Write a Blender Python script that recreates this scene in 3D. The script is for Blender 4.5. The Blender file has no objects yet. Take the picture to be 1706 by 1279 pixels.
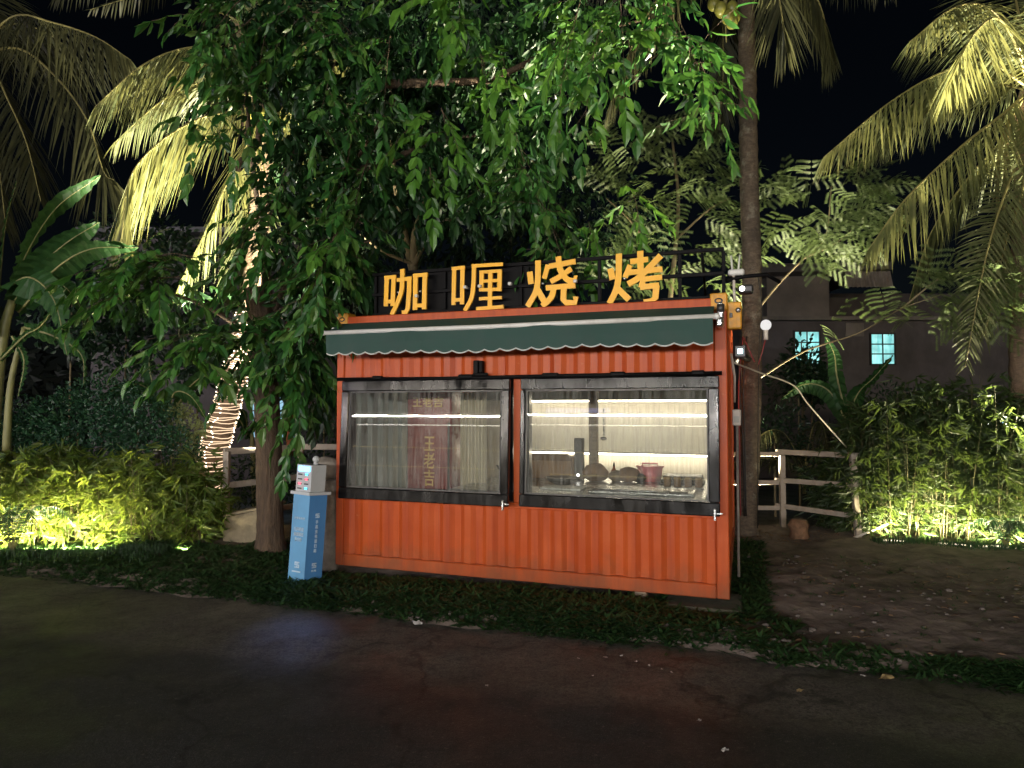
import bpy, math, random
import numpy as np
from mathutils import Vector, Matrix

SC = bpy.context.scene
COL = SC.collection
rng = random.Random(7)
R = math.radians

# ------------------------------------------------------------------ camera
PITCH = R(2.0); FPX = 1115.0; CAMZ = 1.67
cd = bpy.data.cameras.new('camera'); cam = bpy.data.objects.new('camera', cd); COL.objects.link(cam)
cam.location = (0, 0, CAMZ); cam.rotation_euler = (R(90) + PITCH, 0, 0)
cd.sensor_width = 36; cd.lens = FPX / 1706 * 36; cd.clip_end = 600; cd.clip_start = 0.05
SC.camera = cam

# ------------------------------------------------------------------ night sky, moonlight, exposure
world = bpy.data.worlds.new('World'); SC.world = world; world.use_nodes = True
wn = world.node_tree; bg = wn.nodes['Background']
sky = wn.nodes.new('ShaderNodeTexSky'); sky.sky_type = 'NISHITA'; sky.sun_disc = False
sky.sun_elevation = R(35); sky.sun_rotation = R(200); sky.altitude = 0
wn.links.new(sky.outputs[0], bg.inputs[0]); bg.inputs[1].default_value = 0.0007
sd = bpy.data.lights.new('moon', 'SUN'); sd.energy = 0.02; sd.angle = R(12); sd.color = (.8, .9, 1)
so = bpy.data.objects.new('moon', sd); COL.objects.link(so); so.rotation_euler = (R(55), 0, R(-20))
SC.view_settings.view_transform = 'Standard'; SC.view_settings.look = 'None'
SC.view_settings.exposure = 0.0; SC.view_settings.gamma = 1.0
SC.view_settings.use_curve_mapping = False
SC.render.engine = 'CYCLES'
SC.cycles.max_bounces = 8; SC.cycles.transparent_max_bounces = 24
SC.cycles.use_denoising = True
SC.cycles.sample_clamp_indirect = 4.0

STREET_W = 900.0
LEFT_UP_W = 560.0
RIGHT_UP_W = 270.0

# ------------------------------------------------------------------ helpers
def P(px, py, d):
    """world point seen at photograph pixel (px,py) at distance d along the view axis on the ground"""
    c, s = math.cos(PITCH), math.sin(PITCH); up = 639.5 - py
    v = Vector((px - 853, c * FPX - s * up, s * FPX + c * up))
    return Vector((0, 0, CAMZ)) + v * (d / v.y)

def world_mat(o):
    m = Matrix.Identity(4)
    while o is not None:
        m = o.matrix_basis @ m; o = o.parent
    return m

class MB:
    def __init__(s): s.v = []; s.f = []; s.smooth = []
    def quad(s, a, b, c, d):
        i = len(s.v); s.v += [tuple(a), tuple(b), tuple(c), tuple(d)]; s.f.append((i, i+1, i+2, i+3))
    def box(s, lo, hi, M=None):
        x0, y0, z0 = lo; x1, y1, z1 = hi
        c = [(x0,y0,z0),(x1,y0,z0),(x1,y1,z0),(x0,y1,z0),(x0,y0,z1),(x1,y0,z1),(x1,y1,z1),(x0,y1,z1)]
        if M is not None: c = [tuple(M @ Vector(p)) for p in c]
        i = len(s.v); s.v += c
        s.f += [tuple(i+k for k in q) for q in ((0,3,2,1),(4,5,6,7),(0,1,5,4),(1,2,6,5),(2,3,7,6),(3,0,4,7))]
        return s
    def cbox(s, lo, hi, b=.006, M=None):
        """box with chamfered edges (all 12)"""
        x0,y0,z0 = lo; x1,y1,z1 = hi; b = min(b, (x1-x0)/3, (y1-y0)/3, (z1-z0)/3)
        X=(x0,x1); Y=(y0,y1); Z=(z0,z1); idx={}
        base=len(s.v)
        for i in (0,1):
            for j in (0,1):
                for k in (0,1):
                    cx,cy,cz=X[i],Y[j],Z[k]; dx=b*(1-2*i); dy=b*(1-2*j); dz=b*(1-2*k)
                    for a,p in (('x',(cx,cy+dy,cz+dz)),('y',(cx+dx,cy,cz+dz)),('z',(cx+dx,cy+dy,cz))):
                        idx[(i,j,k,a)]=len(s.v)
                        s.v.append(tuple(M@Vector(p)) if M is not None else p)
        F=s.f; g=lambda *q:idx[q]
        for i in (0,1):
            q=[g(i,0,0,'x'),g(i,1,0,'x'),g(i,1,1,'x'),g(i,0,1,'x')]; F.append(tuple(q if i else q[::-1]))
        for j in (0,1):
            q=[g(0,j,0,'y'),g(1,j,0,'y'),g(1,j,1,'y'),g(0,j,1,'y')]; F.append(tuple(q[::-1] if j else q))
        for k in (0,1):
            q=[g(0,0,k,'z'),g(1,0,k,'z'),g(1,1,k,'z'),g(0,1,k,'z')]; F.append(tuple(q if k else q[::-1]))
        for i in (0,1):
            for j in (0,1): F.append((g(i,j,0,'x'),g(i,j,1,'x'),g(i,j,1,'y'),g(i,j,0,'y')))
            for k in (0,1): F.append((g(i,0,k,'x'),g(i,1,k,'x'),g(i,1,k,'z'),g(i,0,k,'z')))
        for j in (0,1):
            for k in (0,1): F.append((g(0,j,k,'y'),g(1,j,k,'y'),g(1,j,k,'z'),g(0,j,k,'z')))
        for i in (0,1):
            for j in (0,1):
                for k in (0,1): F.append((g(i,j,k,'x'),g(i,j,k,'y'),g(i,j,k,'z')))
        return s
    def tube(s, pts, r, n=8, caps=True, wob=0):
        pts = [Vector(p) for p in pts]; m = len(pts)
        rr = r if isinstance(r, (list, tuple)) else [r]*m
        t = (pts[1]-pts[0]).normalized()
        a = t.cross(Vector((0,0,1)));
        if a.length < .1: a = t.cross(Vector((0,1,0)))
        a.normalize(); base = len(s.v)
        for k in range(m):
            t = (pts[min(k+1,m-1)]-pts[max(k-1,0)]).normalized()
            a = (a - t*a.dot(t)).normalized(); b = t.cross(a)
            for q in range(n):
                an = 2*math.pi*q/n; w = rr[k]*(1+(rng.uniform(-wob,wob) if wob else 0))
                s.v.append(tuple(pts[k]+a*math.cos(an)*w+b*math.sin(an)*w))
        for k in range(m-1):
            for q in range(n):
                q2=(q+1)%n
                s.f.append((base+k*n+q, base+k*n+q2, base+(k+1)*n+q2, base+(k+1)*n+q)); s.smooth.append(len(s.f)-1)
        if caps:
            s.f.append(tuple(base+q for q in range(n))[::-1]); s.f.append(tuple(base+(m-1)*n+q for q in range(n)))
        return s
    def ball(s, c, r, nu=12, nv=8, sc=(1,1,1), wob=0):
        base=len(s.v); c=Vector(c)
        for i in range(nv+1):
            th=math.pi*i/nv
            for j in range(nu):
                ph=2*math.pi*j/nu; w=r*(1+(rng.uniform(-wob,wob) if wob else 0))
                s.v.append((c.x+w*sc[0]*math.sin(th)*math.cos(ph), c.y+w*sc[1]*math.sin(th)*math.sin(ph), c.z+w*sc[2]*math.cos(th)))
        for i in range(nv):
            for j in range(nu):
                j2=(j+1)%nu
                s.f.append((base+i*nu+j, base+(i+1)*nu+j, base+(i+1)*nu+j2, base+i*nu+j2)); s.smooth.append(len(s.f)-1)
        return s
    def prism(s, poly, f0, f1):
        """poly: list of 2d points, f0/f1 map 2d->3d for the two caps"""
        n=len(poly); i=len(s.v)
        s.v += [tuple(f0(*p)) for p in poly] + [tuple(f1(*p)) for p in poly]
        s.f.append(tuple(range(i,i+n))); s.f.append(tuple(range(i+2*n-1,i+n-1,-1)))
        for k in range(n):
            k2=(k+1)%n; s.f.append((i+k2,i+k,i+n+k,i+n+k2))
        return s
    def build(s, name, m, parent=None, local=False):
        me = bpy.data.meshes.new(name)
        vs = s.v
        if parent is not None and not local:
            W = world_mat(parent).inverted(); vs = [tuple(W @ Vector(p)) for p in vs]
        me.from_pydata(vs, [], s.f); me.materials.append(m)
        if s.smooth:
            fl=np.zeros(len(s.f),dtype=bool); fl[s.smooth]=True; me.polygons.foreach_set('use_smooth', fl)
        me.update()
        o = bpy.data.objects.new(name, me); COL.objects.link(o); o.parent = parent
        return o

def tag(o, label=None, cat=None, group=None, kind=None):
    if label: o['label']=label
    if cat: o['category']=cat
    if group: o['group']=group
    if kind: o['kind']=kind
    return o
def thing(name, label, cat, loc=(0,0,0), rz=0, group=None):
    o = bpy.data.objects.new(name, None); COL.objects.link(o)
    o.location = loc; o.rotation_euler = (0,0,rz); o.empty_display_size=.1
    return tag(o, label, cat, group)

def mesh_np(name, V, quads, tris, m, parent=None, smooth=False):
    me = bpy.data.meshes.new(name)
    if parent is not None:
        W = np.array(world_mat(parent).inverted()); V = V @ W[:3,:3].T + W[:3,3]
    nq, nt = len(quads), len(tris)
    me.vertices.add(len(V)); me.vertices.foreach_set('co', np.ascontiguousarray(V, dtype=np.float32).ravel())
    loops = np.concatenate([np.asarray(quads, dtype=np.int32).ravel(), np.asarray(tris, dtype=np.int32).ravel()])
    me.loops.add(len(loops)); me.loops.foreach_set('vertex_index', loops)
    me.polygons.add(nq+nt)
    st = np.concatenate([np.arange(nq)*4, nq*4+np.arange(nt)*3]).astype(np.int32)
    me.polygons.foreach_set('loop_start', st)
    me.polygons.foreach_set('use_smooth', np.full(nq+nt, smooth))
    me.update(calc_edges=True); me.validate()
    me.materials.append(m)
    o = bpy.data.objects.new(name, me); COL.objects.link(o); o.parent = parent
    return o

def nrm(a): return a/np.maximum(np.linalg.norm(a,axis=-1,keepdims=True),1e-9)

CLEAR=[tuple(P(262,750,8.35)),(-3.0,8.36,.62),(7.9,7.0,.3)]   # gaps kept open round the uplights
class Leaves:
    """many oval leaves: origin, direction, face normal, length, width, curl"""
    def __init__(s): s.o=[]; s.d=[]; s.n=[]; s.L=[]; s.W=[]; s.c=[]
    def add(s,o,d,n,L,W,c=.15):
        if any((o[0]-q[0])**2+(o[1]-q[1])**2<.09 and -.3<o[2]-q[2]<.75 for q in CLEAR): return
        s.o.append(tuple(o)); s.d.append(tuple(d)); s.n.append(tuple(n)); s.L.append(L); s.W.append(W); s.c.append(c)
    def build(s, name, m, parent, shape='oval', fold=.18, lite=False):
        o=np.array(s.o); d=nrm(np.array(s.d)); n=np.array(s.n); L=np.array(s.L)[:,None]; Wd=np.array(s.W)[:,None]; c=np.array(s.c)[:,None]
        n=nrm(n-d*(n*d).sum(1,keepdims=True)); w=np.cross(d,n); k=len(o)
        def st(t,half,lift=0.):
            mid=o+d*L*t-n*L*c*t*t
            return mid+w*Wd*half+n*Wd*lift
        if lite:
            V=np.stack([st(0,0),st(.45,-.5,fold),st(.45,.5,fold),st(1,0)],1).reshape(-1,3)
            b=np.arange(k)[:,None]*4
            T=np.concatenate([b+[[0,1,3]],b+[[0,3,2]]]); Q=np.zeros((0,4),int)
        else:
            if shape=='oval': hs=((.28,.42),(.68,.42))
            elif shape=='lance': hs=((.22,.46),(.6,.34))
            else: hs=((.3,.3),(.65,.5))
            (t1,h1),(t2,h2)=hs
            V=np.stack([st(0,0),st(t1,-h1,fold),st(t1,0),st(t1,h1,fold),st(t2,-h2,fold),st(t2,0),st(t2,h2,fold),st(1,0)],1).reshape(-1,3)
            b=np.arange(k)[:,None]*8
            Q=np.concatenate([b+[[1,4,5,2]],b+[[2,5,6,3]]])
            T=np.concatenate([b+[[0,1,2]],b+[[0,2,3]],b+[[4,7,5]],b+[[5,7,6]]])
        return mesh_np(name,V,Q,T,m,parent)

def rv(s=1.0):
    return Vector((rng.gauss(0,s),rng.gauss(0,s),rng.gauss(0,s)))
def bez(pts, n):
    """smooth curve through the points (Catmull-Rom)"""
    p=[Vector(q) for q in pts]; p=[p[0]*2-p[1]]+p+[p[-1]*2-p[-2]]; out=[]
    seg=len(p)-3
    for i in range(n+1):
        t=i/n*seg; k=min(int(t),seg-1); u=t-k
        a,b,c,d=p[k],p[k+1],p[k+2],p[k+3]
        out.append(.5*((2*b)+(c-a)*u+(2*a-5*b+4*c-d)*u*u+(3*b-a-3*c+d)*u**3))
    return out

# ------------------------------------------------------------------ materials
def newmat(name):
    m=bpy.data.materials.new(name); m.use_nodes=True; nt=m.node_tree
    return m, nt, nt.nodes['Principled BSDF'], nt.nodes['Material Output']
def mixrgb(nt, f, a, b, blend='MIX'):
    n=nt.nodes.new('ShaderNodeMix'); n.data_type='RGBA'; n.blend_type=blend
    for s,v in ((n.inputs[0],f),(n.inputs[6],a),(n.inputs[7],b)):
        if hasattr(v,'default_value') or hasattr(v,'links'): nt.links.new(v,s)
        else: s.default_value = v if not isinstance(v,tuple) or len(v)==4 else (*v,1)
    return n.outputs[2]
def noise(nt, scale, detail=4, rough=.6, stretch=None, coord='Object'):
    tc=nt.nodes.new('ShaderNodeTexCoord'); n=nt.nodes.new('ShaderNodeTexNoise')
    n.inputs['Scale'].default_value=scale; n.inputs['Detail'].default_value=detail; n.inputs['Roughness'].default_value=rough
    if stretch:
        mp=nt.nodes.new('ShaderNodeMapping'); mp.inputs['Scale'].default_value=stretch
        nt.links.new(tc.outputs[coord],mp.inputs[0]); nt.links.new(mp.outputs[0],n.inputs['Vector'])
    else: nt.links.new(tc.outputs[coord],n.inputs['Vector'])
    return n.outputs['Fac']
def ramp(nt, fac, stops):
    r=nt.nodes.new('ShaderNodeValToRGB'); e=r.color_ramp.elements
    while len(e)<len(stops): e.new(.5)
    for k,(p,c) in enumerate(stops):
        e[k].position=p; e[k].color=(*c,1) if len(c)==3 else c
    nt.links.new(fac,r.inputs[0]); return r.outputs[0]
def maprange(nt, fac, a, b, c, d):
    r=nt.nodes.new('ShaderNodeMapRange'); nt.links.new(fac,r.inputs[0])
    for k,v in enumerate((a,b,c,d)): r.inputs[k+1].default_value=v
    return r.outputs[0]
def bump(nt, bs, h, strength=.3, dist=.02):
    b=nt.nodes.new('ShaderNodeBump'); b.inputs['Strength'].default_value=strength; b.inputs['Distance'].default_value=dist
    nt.links.new(h,b.inputs['Height']); nt.links.new(b.outputs[0],bs.inputs['Normal'])

def plain(name, col, rough=.5, metal=0., var=.25, scale=9, bmp=.15, stretch=None, dirt=None, dirt_amt=.5, dist=.01, spec=.5):
    m,nt,bs,_=newmat(name)
    f=noise(nt,scale,5,.62,stretch)
    lo=tuple(c*(1-var) for c in col); hi=tuple(min(1,c*(1+var)) for c in col)
    c=ramp(nt,f,[(.3,lo),(.7,hi)])
    if dirt:
        g=noise(nt,scale*.35,6,.7,(1,1,.35)); c=mixrgb(nt,maprange(nt,g,.5,.68,0,dirt_amt),c,dirt)
    nt.links.new(c,bs.inputs['Base Color'])
    nt.links.new(maprange(nt,f,.3,.7,max(.02,rough-.1),min(1,rough+.1)),bs.inputs['Roughness'])
    bs.inputs['Metallic'].default_value=metal; bs.inputs['Specular IOR Level'].default_value=spec
    if bmp: bump(nt,bs,f,bmp,dist)
    return m
def glow(name, col, strength):
    m,nt,bs,out=newmat(name); bs.inputs['Base Color'].default_value=(.04,.04,.04,1)
    bs.inputs['Emission Color'].default_value=(*col,1); bs.inputs['Emission Strength'].default_value=strength
    return m
def leafmat(name, cols, rough=.42, trans=.3, tcol=None, spec=.5):
    """per-leaf colour, gloss and light passing through"""
    m,nt,bs,out=newmat(name)
    g=nt.nodes.new('ShaderNodeNewGeometry')
    n=len(cols); c=ramp(nt,g.outputs['Random Per Island'],[(k/(n-1) if n>1 else 0,cols[k]) for k in range(n)])
    f=noise(nt,14,3,.6); c=mixrgb(nt,maprange(nt,f,.35,.7,0,.5),c,tuple(x*.55 for x in cols[0]))
    nt.links.new(c,bs.inputs['Base Color']); bs.inputs['Roughness'].default_value=rough
    bs.inputs['Specular IOR Level'].default_value=spec
    tr=nt.nodes.new('ShaderNodeBsdfTranslucent')
    tc=mixrgb(nt,.6,c,tcol or tuple(min(1,x*2.2) for x in cols[-1])); nt.links.new(tc,tr.inputs[0])
    mx=nt.nodes.new('ShaderNodeMixShader'); mx.inputs[0].default_value=trans
    nt.links.new(bs.outputs[0],mx.inputs[1]); nt.links.new(tr.outputs[0],mx.inputs[2]); nt.links.new(mx.outputs[0],out.inputs[0])
    return m

M={}
# container paint: orange, sun faded, streaked, scuffed
def paint_orange():
    m,nt,bs,_=newmat('orange_paint')
    f=noise(nt,3.0,6,.65); c=ramp(nt,f,[(.3,(.38,.062,.012)),(.55,(.43,.076,.015)),(.75,(.47,.095,.022))])
    st=noise(nt,7,4,.6,(2.2,2.2,.12)); c=mixrgb(nt,maprange(nt,st,.46,.66,0,.7),c,(.3,.045,.013))
    sc=noise(nt,30,6,.75,(1,1,.5)); c=mixrgb(nt,maprange(nt,sc,.66,.72,0,.6),c,(.22,.07,.035))
    sc2=noise(nt,11,6,.7,(1,1,1.3)); c=mixrgb(nt,maprange(nt,sc2,.64,.72,0,.35),c,(.5,.2,.1))
    bs.inputs['Specular IOR Level'].default_value=.2
    tc=nt.nodes.new('ShaderNodeTexCoord'); sx=nt.nodes.new('ShaderNodeSeparateXYZ'); nt.links.new(tc.outputs['Object'],sx.inputs[0])
    mn=noise(nt,5,6,.7,(1,1,.6)); mh=nt.nodes.new('ShaderNodeMath'); mh.operation='MULTIPLY_ADD'; nt.links.new(mn,mh.inputs[0]); mh.inputs[1].default_value=-.75; nt.links.new(sx.outputs[2],mh.inputs[2])
    c=mixrgb(nt,maprange(nt,mh.outputs[0],-.28,.0,.62,0),c,(.13,.062,.032))
    sp=noise(nt,55,3,.7); c=mixrgb(nt,maprange(nt,sp,.7,.74,0,.6),c,(.12,.05,.03))
    nt.links.new(c,bs.inputs['Base Color'])
    nt.links.new(maprange(nt,f,.3,.7,.3,.46),bs.inputs['Roughness'])
    dn=noise(nt,1.6,3,.5); ad=nt.nodes.new('ShaderNodeMath'); ad.operation='MULTIPLY_ADD'; nt.links.new(dn,ad.inputs[0]); ad.inputs[1].default_value=6; nt.links.new(sc,ad.inputs[2])
    bump(nt,bs,ad.outputs[0],.12,.006)
    return m
M['orange']=paint_orange()
M['yellow']=plain('yellow_casting',(.62,.29,.02),.5,var=.2,dirt=(.16,.07,.02),dirt_amt=.7,scale=20)
M['black']=plain('black_steel',(.004,.004,.0045),.5,var=.4,scale=14,bmp=.08,dirt=(.009,.008,.007),spec=.08)
M['frame']=plain('black_frame',(.006,.006,.0065),.17,var=.5,scale=8,bmp=.12,stretch=(1,1,.3),dirt=(.02,.018,.014),spec=.3)
M['green']=plain('awning_green',(.018,.054,.043),.75,var=.12,scale=5,bmp=.1,dirt=(.014,.035,.03),dirt_amt=.6)
M['greytrim']=plain('pale_trim',(.42,.42,.38),.6,var=.1)
M['white']=plain('white_metal',(.62,.62,.58),.4,var=.08,dirt=(.3,.28,.24))
M['letter']=plain('amber_letter',(.84,.43,.008),.42,var=.05,bmp=.02)
M['letter_side']=plain('amber_side',(.45,.2,.01),.5,var=.1)
M['inner']=plain('liner_white',(.55,.52,.45),.5,var=.06)
M['innergrey']=plain('liner_grey',(.3,.33,.31),.45,var=.15,stretch=(3,3,.2))
M['ply']=plain('floor_ply',(.14,.09,.05),.6)
M['steel']=plain('stainless',(.42,.42,.41),.28,metal=.9,var=.12,scale=20,stretch=(.3,3,3))
M['card']=plain('cardboard',(.2,.12,.065),.8,var=.2)
M['pink']=plain('pink_plastic',(.7,.22,.24),.35,var=.06)
M['dark']=plain('dark_plastic',(.03,.028,.026),.4,var=.3)
M['red']=plain('fridge_red',(.16,.014,.016),.3,var=.15,bmp=.02)
M['gold']=plain('gold_print',(.5,.32,.1),.45,var=.1,bmp=0)
M['cream']=plain('cream_panel',(.5,.44,.33),.5,var=.1,stretch=(4,4,.1))
M['blue']=plain('blue_panel',(.095,.28,.48),.45,var=.06,bmp=.02,dirt=(.09,.19,.3),dirt_amt=.4)
M['blue2']=plain('blue_panel_deep',(.055,.19,.41),.45,var=.06,bmp=.02)
M['print']=plain('white_print',(.42,.55,.66),.5,var=.1,bmp=0)
M['casew']=plain('white_case',(.4,.42,.42),.35,var=.04,bmp=0)
M['rail']=plain('rail_paint',(.34,.29,.235),.55,var=.15,dirt=(.15,.1,.07))
M['concrete']=plain('old_concrete',(.24,.2,.13),.85,var=.3,scale=7,bmp=.5,dirt=(.09,.07,.04),dist=.03)
M['bark']=plain('bark',(.085,.056,.034),.9,var=.5,scale=22,bmp=1.0,stretch=(1,1,.22),dirt=(.04,.03,.02),dist=.04)
M['barkpale']=plain('bark_pale',(.2,.16,.09),.8,var=.3,scale=16,bmp=.4,stretch=(1,1,.4))
M['palmbark']=plain('palm_bark',(.17,.115,.075),.85,var=.4,scale=18,bmp=.8,stretch=(1,1,2.2),dirt=(.07,.06,.045),dirt_amt=.7,dist=.02)
def lichen():
    m,nt,bs,_=newmat('lichen_bark')
    f=noise(nt,16,6,.7,(1,1,2)); c=ramp(nt,f,[(.3,(.06,.044,.031)),(.6,(.16,.12,.082))])
    g=noise(nt,6,6,.75); c=mixrgb(nt,maprange(nt,g,.55,.66,0,.75),c,(.3,.28,.21))
    h=noise(nt,2.2,4,.6); c=mixrgb(nt,maprange(nt,h,.45,.65,0,.7),c,(.048,.037,.029))
    nt.links.new(c,bs.inputs['Base Color']); bs.inputs['Roughness'].default_value=.85; bump(nt,bs,f,.9,.02); return m
M['lichen']=lichen()
M['tree']=leafmat('tree_leaf',[(.014,.058,.014),(.032,.125,.024),(.05,.17,.032),(.085,.21,.04),(.12,.22,.05)],.35,.25,(.1,.24,.03))
M['lime']=leafmat('young_leaf',[(.05,.15,.018),(.08,.22,.028),(.12,.28,.04)],.38,.3,(.2,.38,.05))
M['treedk']=leafmat('tree_leaf_shaded',[(.01,.036,.011),(.017,.06,.016),(.026,.085,.021)],.42,.2,(.05,.13,.02))  # same leaf darkened: shade inside the canopy put into the colour
M['back']=leafmat('back_leaf',[(.008,.024,.01),(.014,.042,.016),(.022,.055,.022)],.45,.2)
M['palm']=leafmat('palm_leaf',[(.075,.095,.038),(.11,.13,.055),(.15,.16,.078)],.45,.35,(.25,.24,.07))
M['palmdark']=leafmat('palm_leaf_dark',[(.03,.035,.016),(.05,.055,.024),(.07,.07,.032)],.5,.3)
M['palmdry']=leafmat('palm_leaf_dry',[(.12,.085,.045),(.17,.12,.06),(.2,.15,.08)],.6,.3)
M['rachis']=plain('rachis',(.2,.18,.065),.5,var=.2)
M['banana']=leafmat('banana_leaf',[(.024,.075,.022),(.038,.105,.03)],.5,.3,(.09,.2,.04),.3)
M['bananastem']=plain('banana_stem',(.2,.2,.08),.5,var=.35,stretch=(2,2,.3))
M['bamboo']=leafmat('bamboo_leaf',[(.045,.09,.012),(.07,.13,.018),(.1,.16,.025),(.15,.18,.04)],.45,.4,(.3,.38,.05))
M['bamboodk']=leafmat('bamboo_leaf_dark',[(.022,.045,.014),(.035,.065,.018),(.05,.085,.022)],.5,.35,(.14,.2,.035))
M['culm']=plain('culm',(.09,.085,.035),.6,var=.35)
M['bush']=leafmat('bush_leaf',[(.012,.045,.026),(.024,.08,.038),(.04,.115,.045)],.4,.25)
M['feather']=leafmat('feather_leaf',[(.1,.15,.05),(.14,.2,.07),(.19,.25,.1)],.5,.35,(.22,.3,.09))
M['grass']=leafmat('grass_blade',[(.012,.036,.012),(.022,.062,.016),(.034,.085,.022)],.5,.25)
M['shrub']=leafmat('pale_shrub_leaf',[(.16,.2,.08),(.24,.28,.12)],.5,.35)
M['farleaf']=leafmat('far_leaf',[(.006,.012,.007),(.012,.02,.01)],.6,.1)
M['coconut']=plain('coconut_green',(.2,.2,.04),.4,var=.2)
M['wallgrey']=plain('stained_render',(.1,.09,.092),.9,var=.3,scale=1.6,bmp=.2,dirt=(.05,.045,.045),dirt_amt=.8)
M['wallpale']=plain('pale_render',(.2,.18,.165),.9,var=.25,scale=1.8,bmp=.2,dirt=(.08,.075,.07),dirt_amt=.8)
M['roofing']=plain('roof_sheet',(.1,.1,.11),.5,metal=.3,var=.2)
M['corr']=plain('corrugated_sheet',(.33,.3,.28),.5,metal=.2,var=.2)
M['rust']=plain('rusty_pole',(.26,.085,.035),.7,var=.3)
M['wire']=plain('wire_black',(.012,.012,.012),.5,bmp=0)
M['redwire']=plain('wire_red',(.22,.03,.03),.5,bmp=0)
M['pvc']=plain('pvc_pipe',(.55,.5,.42),.45,var=.1)
M['sack']=plain('grey_sack',(.22,.2,.17),.7,var=.3,scale=12,bmp=.5,dist=.03)
M['stump']=plain('stump_wood',(.2,.11,.06),.9,var=.45,scale=14,bmp=.9,dist=.03)
M['paper']=plain('paper_litter',(.5,.48,.46),.8,bmp=0)
M['dryleaf']=plain('dry_leaf',(.36,.26,.12),.7,var=.3,bmp=0)
M['tarp']=plain('blue_tarp',(.07,.1,.15),.5,var=.3)
M['lampglass']=glow('lamp_glass_warm',(1,.88,.6),.8)
M['bulb']=glow('bulb_white',(1,.95,.9),7)
M['led']=glow('led_warm',(1,.86,.62),5)
M['ledroof']=glow('led_interior',(1,.85,.65),36)
M['fairy']=glow('fairy_glow',(1,.72,.46),1.6)
M['fairyb']=glow('fairy_bulb',(1,.84,.62),9)
M['cyan']=glow('window_cyan',(.25,.85,.86),1.15)
def curtainglow(name,c1,c2,st):
    m,nt,bs,out=newmat(name); bs.inputs['Base Color'].default_value=(.05,.05,.05,1)
    f=noise(nt,2.5,4,.6,(6,6,.5)); g=noise(nt,3,3,.5)
    c=ramp(nt,f,[(.35,c1),(.65,c2)]); c=mixrgb(nt,maprange(nt,g,.4,.65,.0,.7),c,tuple(x*.45 for x in c1)); nt.links.new(c,bs.inputs['Emission Color']); bs.inputs['Emission Strength'].default_value=st; return m
M['cyan']=curtainglow('lit_curtain',(.2,.72,.72),(.5,1,.95),1.25)
M['cyan2']=glow('window_blue',(.4,.75,.95),.8)
M['screen']=glow('screen_cyan',(.1,.45,1),7)
M['dotc']=glow('dot_cyan',(.05,.6,1),5)
M['dotr']=glow('dot_red',(1,.06,.1),4)
M['tube']=glow('street_tube',(1,.93,.82),22)
M['wood']=plain('weathered_wood',(.2,.15,.1),.8,var=.3,stretch=(.3,3,3))
M['padc']=plain('mossy_concrete',(.065,.06,.04),.9,var=.4,scale=9,bmp=.6,dirt=(.025,.03,.012),dist=.03)
M['stone']=plain('pebble',(.1,.085,.075),.8,var=.45,scale=3,bmp=.2)

def glassmat():
    m,nt,bs,out=newmat('dusty_glass')
    tr=nt.nodes.new('ShaderNodeBsdfTransparent'); tr.inputs[0].default_value=(.93,.95,.93,1)
    gl=nt.nodes.new('ShaderNodeBsdfGlossy'); gl.inputs['Roughness'].default_value=.015
    fr=nt.nodes.new('ShaderNodeFresnel'); fr.inputs['IOR'].default_value=1.36
    a=nt.nodes.new('ShaderNodeMixShader'); nt.links.new(fr.outputs[0],a.inputs[0]); nt.links.new(tr.outputs[0],a.inputs[1]); nt.links.new(gl.outputs[0],a.inputs[2])
    bs.inputs['Base Color'].default_value=(.5,.5,.46,1); bs.inputs['Roughness'].default_value=.9
    f=noise(nt,5,5,.65,(9,9,.35)); g=noise(nt,2.5,4,.6)
    k=maprange(nt,f,.42,.78,0,.18); k2=maprange(nt,g,.4,.7,.008,.045)
    ad=nt.nodes.new('ShaderNodeMath'); ad.operation='ADD'; nt.links.new(k,ad.inputs[0]); nt.links.new(k2,ad.inputs[1])
    b=nt.nodes.new('ShaderNodeMixShader'); nt.links.new(ad.outputs[0],b.inputs[0]); nt.links.new(a.outputs[0],b.inputs[1]); nt.links.new(bs.outputs[0],b.inputs[2])
    nt.links.new(b.outputs[0],out.inputs[0]); return m
M['glass']=glassmat()

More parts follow.
